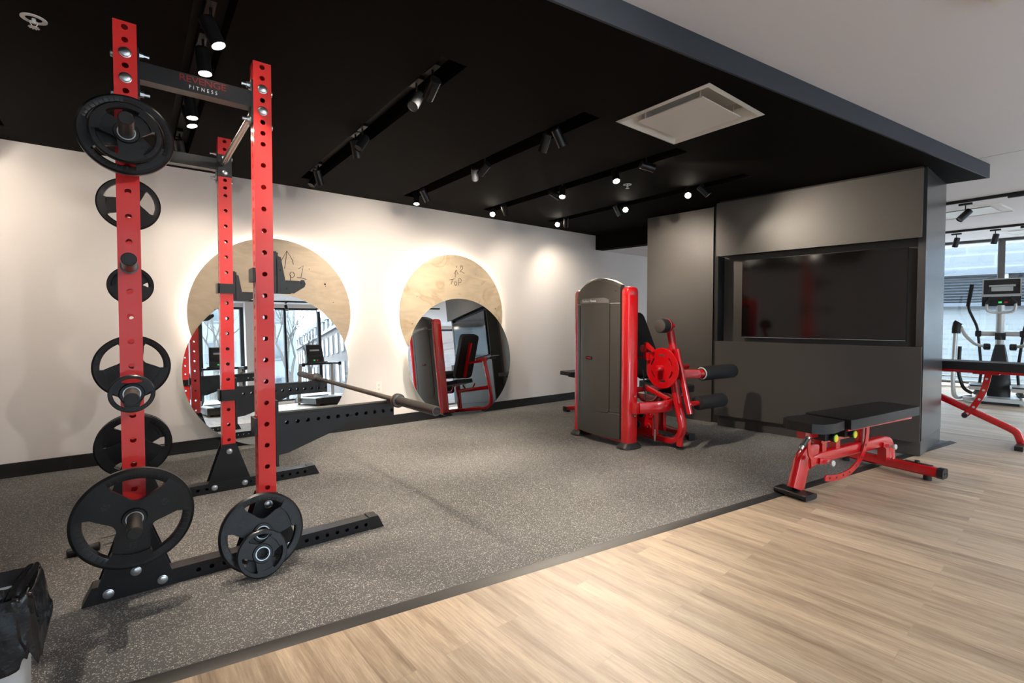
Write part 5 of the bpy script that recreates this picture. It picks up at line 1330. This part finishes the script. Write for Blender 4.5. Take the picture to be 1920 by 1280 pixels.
# ------------------------------------------------------------------ treadmills facing the back windows (seen in the mirror)
def treadmill():
    t = thing('treadmill', 'treadmill', 'treadmill', (0, 0, WF), 0, 'treadmills facing the back windows')
    # local: user walks towards -y; console at y = 0.10, deck from y -0.1 to 1.75
    def tm(name, g, m, p=t, smooth=40): return obj(name, g, m, p, smooth)
    g = G(); v = g.hexa([(-0.38, -0.55, 0.04), (0.38, -0.55, 0.04), (0.38, 1.25, 0.04), (-0.38, 1.25, 0.04), (-0.36, -0.50, 0.17), (0.36, -0.50, 0.17), (0.38, 1.22, 0.16), (-0.38, 1.22, 0.16)]); g.bevel(v, 0.02, 2); dk = tm('deck', g, 'plastic')
    g = G(); g.box(-0.25, 0.25, -0.05, 1.23, 0.161, 0.172, 0.002); obj('running_belt', g, 'foam', dk)
    g = G(); g.box(-0.38, -0.26, -0.2, 1.23, 0.160, 0.178, 0.006); g.box(0.26, 0.38, -0.2, 1.23, 0.160, 0.178, 0.006); obj('side_rail', g, 'silver', dk)
    g = G(); v = g.hexa([(-0.33, -0.58, 0.04), (0.33, -0.58, 0.04), (0.36, -0.12, 0.10), (-0.36, -0.12, 0.10), (-0.26, -0.46, 0.27), (0.26, -0.46, 0.27), (0.30, -0.12, 0.20), (-0.30, -0.12, 0.20)]); g.bevel(v, 0.03, 3); tm('motor_cover', g, 'silver')
    g = G()
    for x in (-0.3, 0.3): 
        for y in (-0.45, 1.15): g.cyl((x, y, 0), (x, y, 0.05), 0.03, 12)
    tm('rubber_foot', g, 'plastic')
    for s in (-1, 1):
        g = G(); g.rtube([(s*0.40, -0.10, 0.08), (s*0.365, 0.02, 0.95)], 0.055, 0.09, (1, 0, 0), 0.02); tm('upright_post', g, 'silver')
        g = G(); g.rtube(fillet([(s*0.365, -0.02, 0.95), (s*0.39, 0.15, 0.955), (s*0.41, 0.48, 0.93)], 0.1), 0.055, 0.06, (0, 0, 1), 0.02); ar = tm('arm_rest', g, 'plastic')
        g = G(); g.rtube([(s*0.41, 0.45, 0.93), (s*0.413, 0.50, 0.93)], 0.07, 0.08, (0, 0, 1), 0.02); obj('arm_cap', g, 'plastic', ar)
    g = G(); g.rtube([(-0.37, 0.0, 0.955), (0.37, 0.0, 0.955)], 0.09, 0.045, (0, 0, 1), 0.015); tm('cross_bar', g, 'plastic')
    g = G(); g.tube(fillet([(-0.24, 0.03, 0.97), (-0.24, 0.14, 0.99), (0.24, 0.14, 0.99), (0.24, 0.03, 0.97)], 0.06), 0.016, 10); tm('front_grip', g, 'plastic')
    g = G(); v = g.hexa([(-0.20, 0.03, 0.97), (0.20, 0.03, 0.97), (0.20, -0.06, 0.97), (-0.20, -0.06, 0.97), (-0.185, -0.10, 1.43), (0.185, -0.10, 1.43), (0.185, -0.15, 1.43), (-0.185, -0.15, 1.43)]); g.bevel(v, 0.022, 3); cs_ = tm('console', g, 'plastic')
    def face(z0, z1, x0, x1, d):
        f = lambda z: 0.03 - (z-0.97)*0.2826 + d
        g = G(); g.hexa([(x0, f(z0), z0), (x1, f(z0), z0), (x1, f(z0)-0.004, z0), (x0, f(z0)-0.004, z0), (x0, f(z1), z1), (x1, f(z1), z1), (x1, f(z1)-0.004, z1), (x0, f(z1)-0.004, z1)]); return g
    obj('display', face(1.18, 1.40, -0.16, 0.16, 0.0035), 'display', cs_, 0)
    obj('readout', face(1.27, 1.31, -0.11, 0.11, 0.006), 'silver', cs_, 0)
    obj('keypad', face(1.00, 1.12, -0.16, 0.16, 0.003), 'display', cs_, 0)
    obj('start_button', face(1.03, 1.06, -0.05, -0.01, 0.006), 'ledgreen', cs_, 0)
    obj('stop_button', face(1.03, 1.06, 0.02, 0.06, 0.006), 'buttonred', cs_, 0)
    return t
T1 = treadmill(); T1.location = (3.46, -2.30, WF); T1['label'] = 'treadmill with lit readout seen in the first mirror to the right of the uprights'
T2 = copy_tree(T1); T2.location = (1.46, -2.30, WF); T2['label'] = 'treadmill seen in the first mirror behind the far front upright of the rack'

# ------------------------------------------------------------------ track lights on the white ceilings
def track(a, b, label):
    g = G(); a, b = V(a), V(b); g.rtube([a, b], 0.036, 0.034, (0, 0, 1), 0.003)
    return tag(obj('ceiling_track', g, 'plastic'), label, 'light track', 'light tracks on the white ceilings')
track((7.72, 1.62, CW-0.017), (7.60, -1.8, CW-0.017), 'black light track across the white ceiling beyond the dark wall, nearer of two')
track((10.15, 2.3, CW-0.017), (10.32, -1.8, CW-0.017), 'black light track across the white ceiling close to the right hand window')
track((1.0, -3.05, CW-0.017), (5.2, -3.05, CW-0.017), 'black light track along the back windows, seen in the first mirror')
WG = 'spotlights on the white ceiling tracks'
kw = dict(zc=CW-0.034, stem=0.10, L=0.15, r=0.037, group=WG)
lamp(7.76, 1.21, (6.7, 2.6, 0.6), 0, 'black spotlight hanging from the nearer track beyond the dark wall', **kw)
lamp(10.28, 1.70, (10.2, 2.2, 0), 0, 'black spotlight on the window side track, left of two', **kw)
lamp(10.28, 1.26, (10.2, 1.7, 0), 0, 'black spotlight on the window side track, right of two beside the window post', **kw)
for k, (x, on) in enumerate(((2.70, 1), (3.02, 0), (3.78, 1))):
    lamp(x, -3.05, (x+0.1, -1.2 if not on else -1.6, 0), on, 'black spotlight reflected in the first mirror, %s of three' % ['leftmost', 'middle', 'rightmost'][k], 0.5, **kw)
RGP = 'added fill spotlights over the wood floor'  # unseen lamps and track added to brighten floor, white ceiling and rack
track((1.6, -0.9, CW-0.017), (6.2, -0.9, CW-0.017), 'added black track for the fill spotlights, on the white ceiling behind the camera')
for k, (x, tx, ty, tz_) in enumerate(((2.0, 0.3, 2.6, 1.1), (3.2, 2.6, 0.4, 0), (4.4, 4.2, 0.2, 0), (5.6, 5.4, -0.1, 0))):
    lamp(x, -0.9, (tx, ty, tz_), 1, 'added black fill spotlight over the wood floor behind the camera, number %s along its track' % ['one', 'two', 'three', 'four'][k], 1.3 if k == 0 else 0.5, zc=CW-0.034, stem=0.10, L=0.15, r=0.037, group=RGP, size=75, col=(1.0, 0.93, 0.86))
g = G(); g.rtube([(7.69, 0.85, CW-0.04), (7.68, 0.68, CW-0.04)], 0.045, 0.03, (0, 0, 1), 0.003); tag(obj('track_adapter', g, 'plastic'), 'empty black adapter box clipped to the nearer white ceiling track', 'light fitting')
g = G(); g.rtube([(10.30, 1.00, CW-0.04), (10.31, 0.84, CW-0.04)], 0.045, 0.03, (0, 0, 1), 0.003); tag(obj('track_adapter', g, 'plastic'), 'empty black adapter box clipped to the window side ceiling track', 'light fitting')

# ------------------------------------------------------------------ bin with a black bag, bottom left
BX, BY = -0.385, 1.945
TB = thing('trash_bin', 'pale grey rubbish bin lined with a crumpled black bag at bottom left', 'bin', (BX, BY, 0))
def rr(w, h, r, z, n=8):
    out = []
    for sx_, sy_, a0 in ((1, 1, 0), (-1, 1, 90), (-1, -1, 180), (1, -1, 270)):
        for k in range(n): a = R(a0+90*k/(n-1)); out.append((sx_*(w/2-r)+r*math.cos(a), sy_*(h/2-r)+r*math.sin(a), z))
    return out
g = G(); g.rings([rr(0.245, 0.17, 0.04, 0.0), rr(0.255, 0.18, 0.04, 0.01), rr(0.262, 0.198, 0.04, 0.36), rr(0.254, 0.190, 0.04, 0.36), rr(0.245, 0.17, 0.04, 0.02)]); obj('bin_body', g, 'bin', TB)
g = G(); rnd = random.Random(4)
n_ = 72; lv = []
def crumple(base, amp, seed):
    rn = random.Random(seed); return [base + amp*(rn.random()-0.5) for _ in range(n_)]
def bagring(w, h, z, amp, zamp, seed, fold=0.0):
    base = rr(w, h, 0.045, z, n_//4); rn = random.Random(seed); ph = [rn.random()*6.28 for _ in range(6)]; out = []
    for i, p in enumerate(base):
        a = 2*PI*i/n_; d = sum(math.sin((k*3+4)*a+ph[k])/(k+1) for k in range(6))
        s_ = 1 + amp*d; out.append((p[0]*s_, p[1]*s_, p[2]+zamp*math.sin(5*a+ph[2])+zamp*0.6*math.sin(13*a+ph[4])))
    return out
Rg = [bagring(0.16, 0.10, 0.10, 0.10, 0.02, 1), bagring(0.19, 0.13, 0.24, 0.07, 0.02, 2), bagring(0.215, 0.15, 0.335, 0.05, 0.01, 3), bagring(0.285, 0.222, 0.388, 0.020, 0.006, 4), bagring(0.300, 0.235, 0.408, 0.012, 0.008, 5), bagring(0.312, 0.248, 0.402, 0.010, 0.008, 6), bagring(0.322, 0.262, 0.36, 0.014, 0.01, 7), bagring(0.330, 0.275, 0.31, 0.018, 0.012, 7), bagring(0.338, 0.284, 0.265, 0.022, 0.014, 8), bagring(0.342, 0.290, 0.235, 0.024, 0.018, 8)]
g.rings(Rg, False)
bag_m = mat('black_bin_bag', (0.005, 0.006, 0.009), 0.20, 0, 0.9, 30, coat=0.1, spec=0.4)
bg = obj('bin_bag', g, bag_m, TB, 60)
sb = bg.modifiers.new('smooth', 'SUBSURF'); sb.levels = 1; sb.render_levels = 2
dtx = bpy.data.textures.new('crumple', 'CLOUDS'); dtx.noise_scale = 0.05
dm = bg.modifiers.new('crumple', 'DISPLACE'); dm.texture = dtx; dm.strength = 0.010; dm.mid_level = 0.5
so = bg.modifiers.new('film', 'SOLIDIFY'); so.thickness = 0.001

# ------------------------------------------------------------------ the street outside
g = G(); g.box(12.7, 60, -60, 40, -0.60, -0.45); g.box(-40, 12.7, -60, -3.95, -0.60, -0.45); struct('ground_street', g, 'snow', smooth=0)
def windows_on(root, o, u, nrm, xs_, zs_, w, h, frame_m='trimwhite'):
    o, u, nrm = V(o), V(u), V(nrm)
    for x in xs_:
        for z in zs_:
            g = G(); p = o+u*x+V((0, 0, z))
            q = [p-u*w/2, p+u*w/2]
            g.hexa([q[0], q[1], q[1]+nrm*0.06, q[0]+nrm*0.06]+[k+V((0, 0, h)) for k in (q[0], q[1], q[1]+nrm*0.06, q[0]+nrm*0.06)])
            f_ = obj('window', g, frame_m, root, 0)
            g = G(); e_ = 0.09
            for a0, a1 in ((e_, w/2-e_*0.3), (w/2+e_*0.3, w-e_)):
                r0, r1 = q[0]+u*a0+nrm*0.061, q[0]+u*a1+nrm*0.061
                g.hexa([r0+V((0, 0, e_)), r1+V((0, 0, e_)), r1+nrm*0.01+V((0, 0, e_)), r0+nrm*0.01+V((0, 0, e_)), r0+V((0, 0, h-e_)), r1+V((0, 0, h-e_)), r1+nrm*0.01+V((0, 0, h-e_)), r0+nrm*0.01+V((0, 0, h-e_))])
            obj('pane', g, 'darkpane', f_, 0, split=False)
# pale apartment block
b1_ = thing('apartment_building', 'pale apartment building across the street, reflected in the first mirror', 'building', (1.5, -16, -0.45))
g = G(); g.box(-9.5, 4.95, -6, 0, 0, 6.6); obj('wall', g, 'paleblock', b1_, 0)
windows_on(b1_, (-9.5, 0, 0), (1, 0, 0), (0, 1, 0), [0.9+2.05*k for k in range(7)], [0.3, 2.1, 3.95], 1.15, 1.0)
# brick terrace with dormers
b2_ = thing('brick_building', 'red brick terrace with dormer windows, reflected in the right of the first mirror', 'building', (14.2, -48, -0.45), R(98))
g = G(); g.box(0, 36, -8, 0, 0, 4.3); obj('wall', g, 'redbrick', b2_, 0)
g = G(); g.prism([(0.2, 4.3), (-0.6, 5.6), (-7.4, 5.6), (-8.2, 4.3)], (0, 0, 0), (0, 1, 0), (0, 0, 1), 36); obj('mansard_roof', g, 'roofslate', b2_, 0)
windows_on(b2_, (0, 0, 0), (1, 0, 0), (0, 1, 0), [1.2+1.9*k for k in range(18)], [0.75, 2.65], 0.85, 1.3)
for k in range(18):
    x = 1.2+1.9*k
    g = G(); g.box(x-0.42, x+0.42, -1.0, 0.05, 4.4, 5.3); d_ = obj('dormer', g, 'trimwhite', b2_, 0)
    g = G(); g.box(x-0.25, x+0.25, 0.05, 0.07, 4.5, 5.15); obj('pane', g, 'darkpane', d_, 0)
    g = G(); g.prism([(x-0.55, 5.3), (x+0.55, 5.3), (x, 5.75)], (0, 0.12, 0), (1, 0, 0), (0, 0, 1), 1.2); obj('dormer_roof', g, 'roofslate', d_, 0)
# pale building seen through the right hand window
b3_ = thing('warehouse_building', 'pale block building with a dark louvred band outside the right hand window', 'building', (18.2, 0, -0.45), R(10))
g = G(); g.box(0, 6, -14, 16, 3.0, 4.9); obj('upper_wall', g, 'palebrick', b3_, 0)
g = G(); g.box(0.25, 6, -14, 16, 0, 3.0); obj('lower_wall', g, 'siding', b3_, 0)
g = G(); g.box(0.0, 0.25, -14, 16, 2.86, 3.0); g.box(0.0, 0.25, -14, 16, 2.02, 2.12); obj('band_frame', g, 'louvre', b3_, 0)
g = G()
for k in range(9): 
    z = 2.16+0.078*k; g.prism([(0.10, z), (0.20, z+0.05), (0.21, z+0.045), (0.11, z-0.006)], (0, 16, 0), (1, 0, 0), (0, 0, 1), 30)
obj('louvre_slats', g, 'louvre', b3_, 0, split=False)
g = G()
for y in (-9.5, -7.2, -4.9, -2.6, -0.3, 2.0, 4.3, 6.6): g.box(0.02, 0.22, y-0.05, y+0.05, 2.1, 2.87)
obj('louvre_post', g, 'paleblock', b3_, 0)
# bare street trees
def tree(x, y, h, seed, label):
    rn = random.Random(seed); g = G()
    def branch(p, d, L, r, dep):
        n = 3; pts = [(p, r)]; q = p.copy(); dd = d.copy()
        for k in range(n):
            dd = (dd + V((rn.uniform(-.16, .16), rn.uniform(-.16, .16), rn.uniform(-.02, .12)))).normalized(); q = q + dd*L/n; pts.append((q.copy(), r*(1-0.38*(k+1)/n)))
        s_ = 6 if dep < 2 else 4; rs = []
        for i, (c, rad) in enumerate(pts):
            w = V((0, 0, 1)) if abs(dd.z) < 0.9 else V((0, 1, 0)); a = dd.cross(w).normalized(); b = a.cross(dd)
            rs.append([c + (a*math.cos(2*PI*j/s_)+b*math.sin(2*PI*j/s_))*rad for j in range(s_)])
        g.rings(rs)
        if dep >= 5: return
        for k in range(rn.choice((2, 3, 3)) if dep < 4 else 2):
            nd = (dd + V((rn.uniform(-1, 1), rn.uniform(-1, 1), rn.uniform(-0.1, 0.7)))*0.62).normalized()
            branch(pts[-1][0] if k < 2 else pts[-2][0], nd, L*rn.uniform(.60, .82), r*0.56, dep+1)
    branch(V((0, 0, 0)), V((rn.uniform(-.1, .1), rn.uniform(-.1, .1), 1)).normalized(), h*0.30, h*0.024, 0)
    o = obj('bare_tree', g, 'bark', None, 60, recalc=False); o.location = (x, y, -0.45)
    tag(o, label, 'tree', 'bare trees on the street'); return o
tree(5.0, -10.5, 5.0, 3, 'bare winter tree in the middle of the first mirror\'s reflection')
tree(2.5, -13.8, 5.5, 11, 'bare winter tree reflected between the rack\'s two front uprights')
tree(7.6, -18.5, 4.5, 23, 'bare winter tree reflected before the brick terrace')
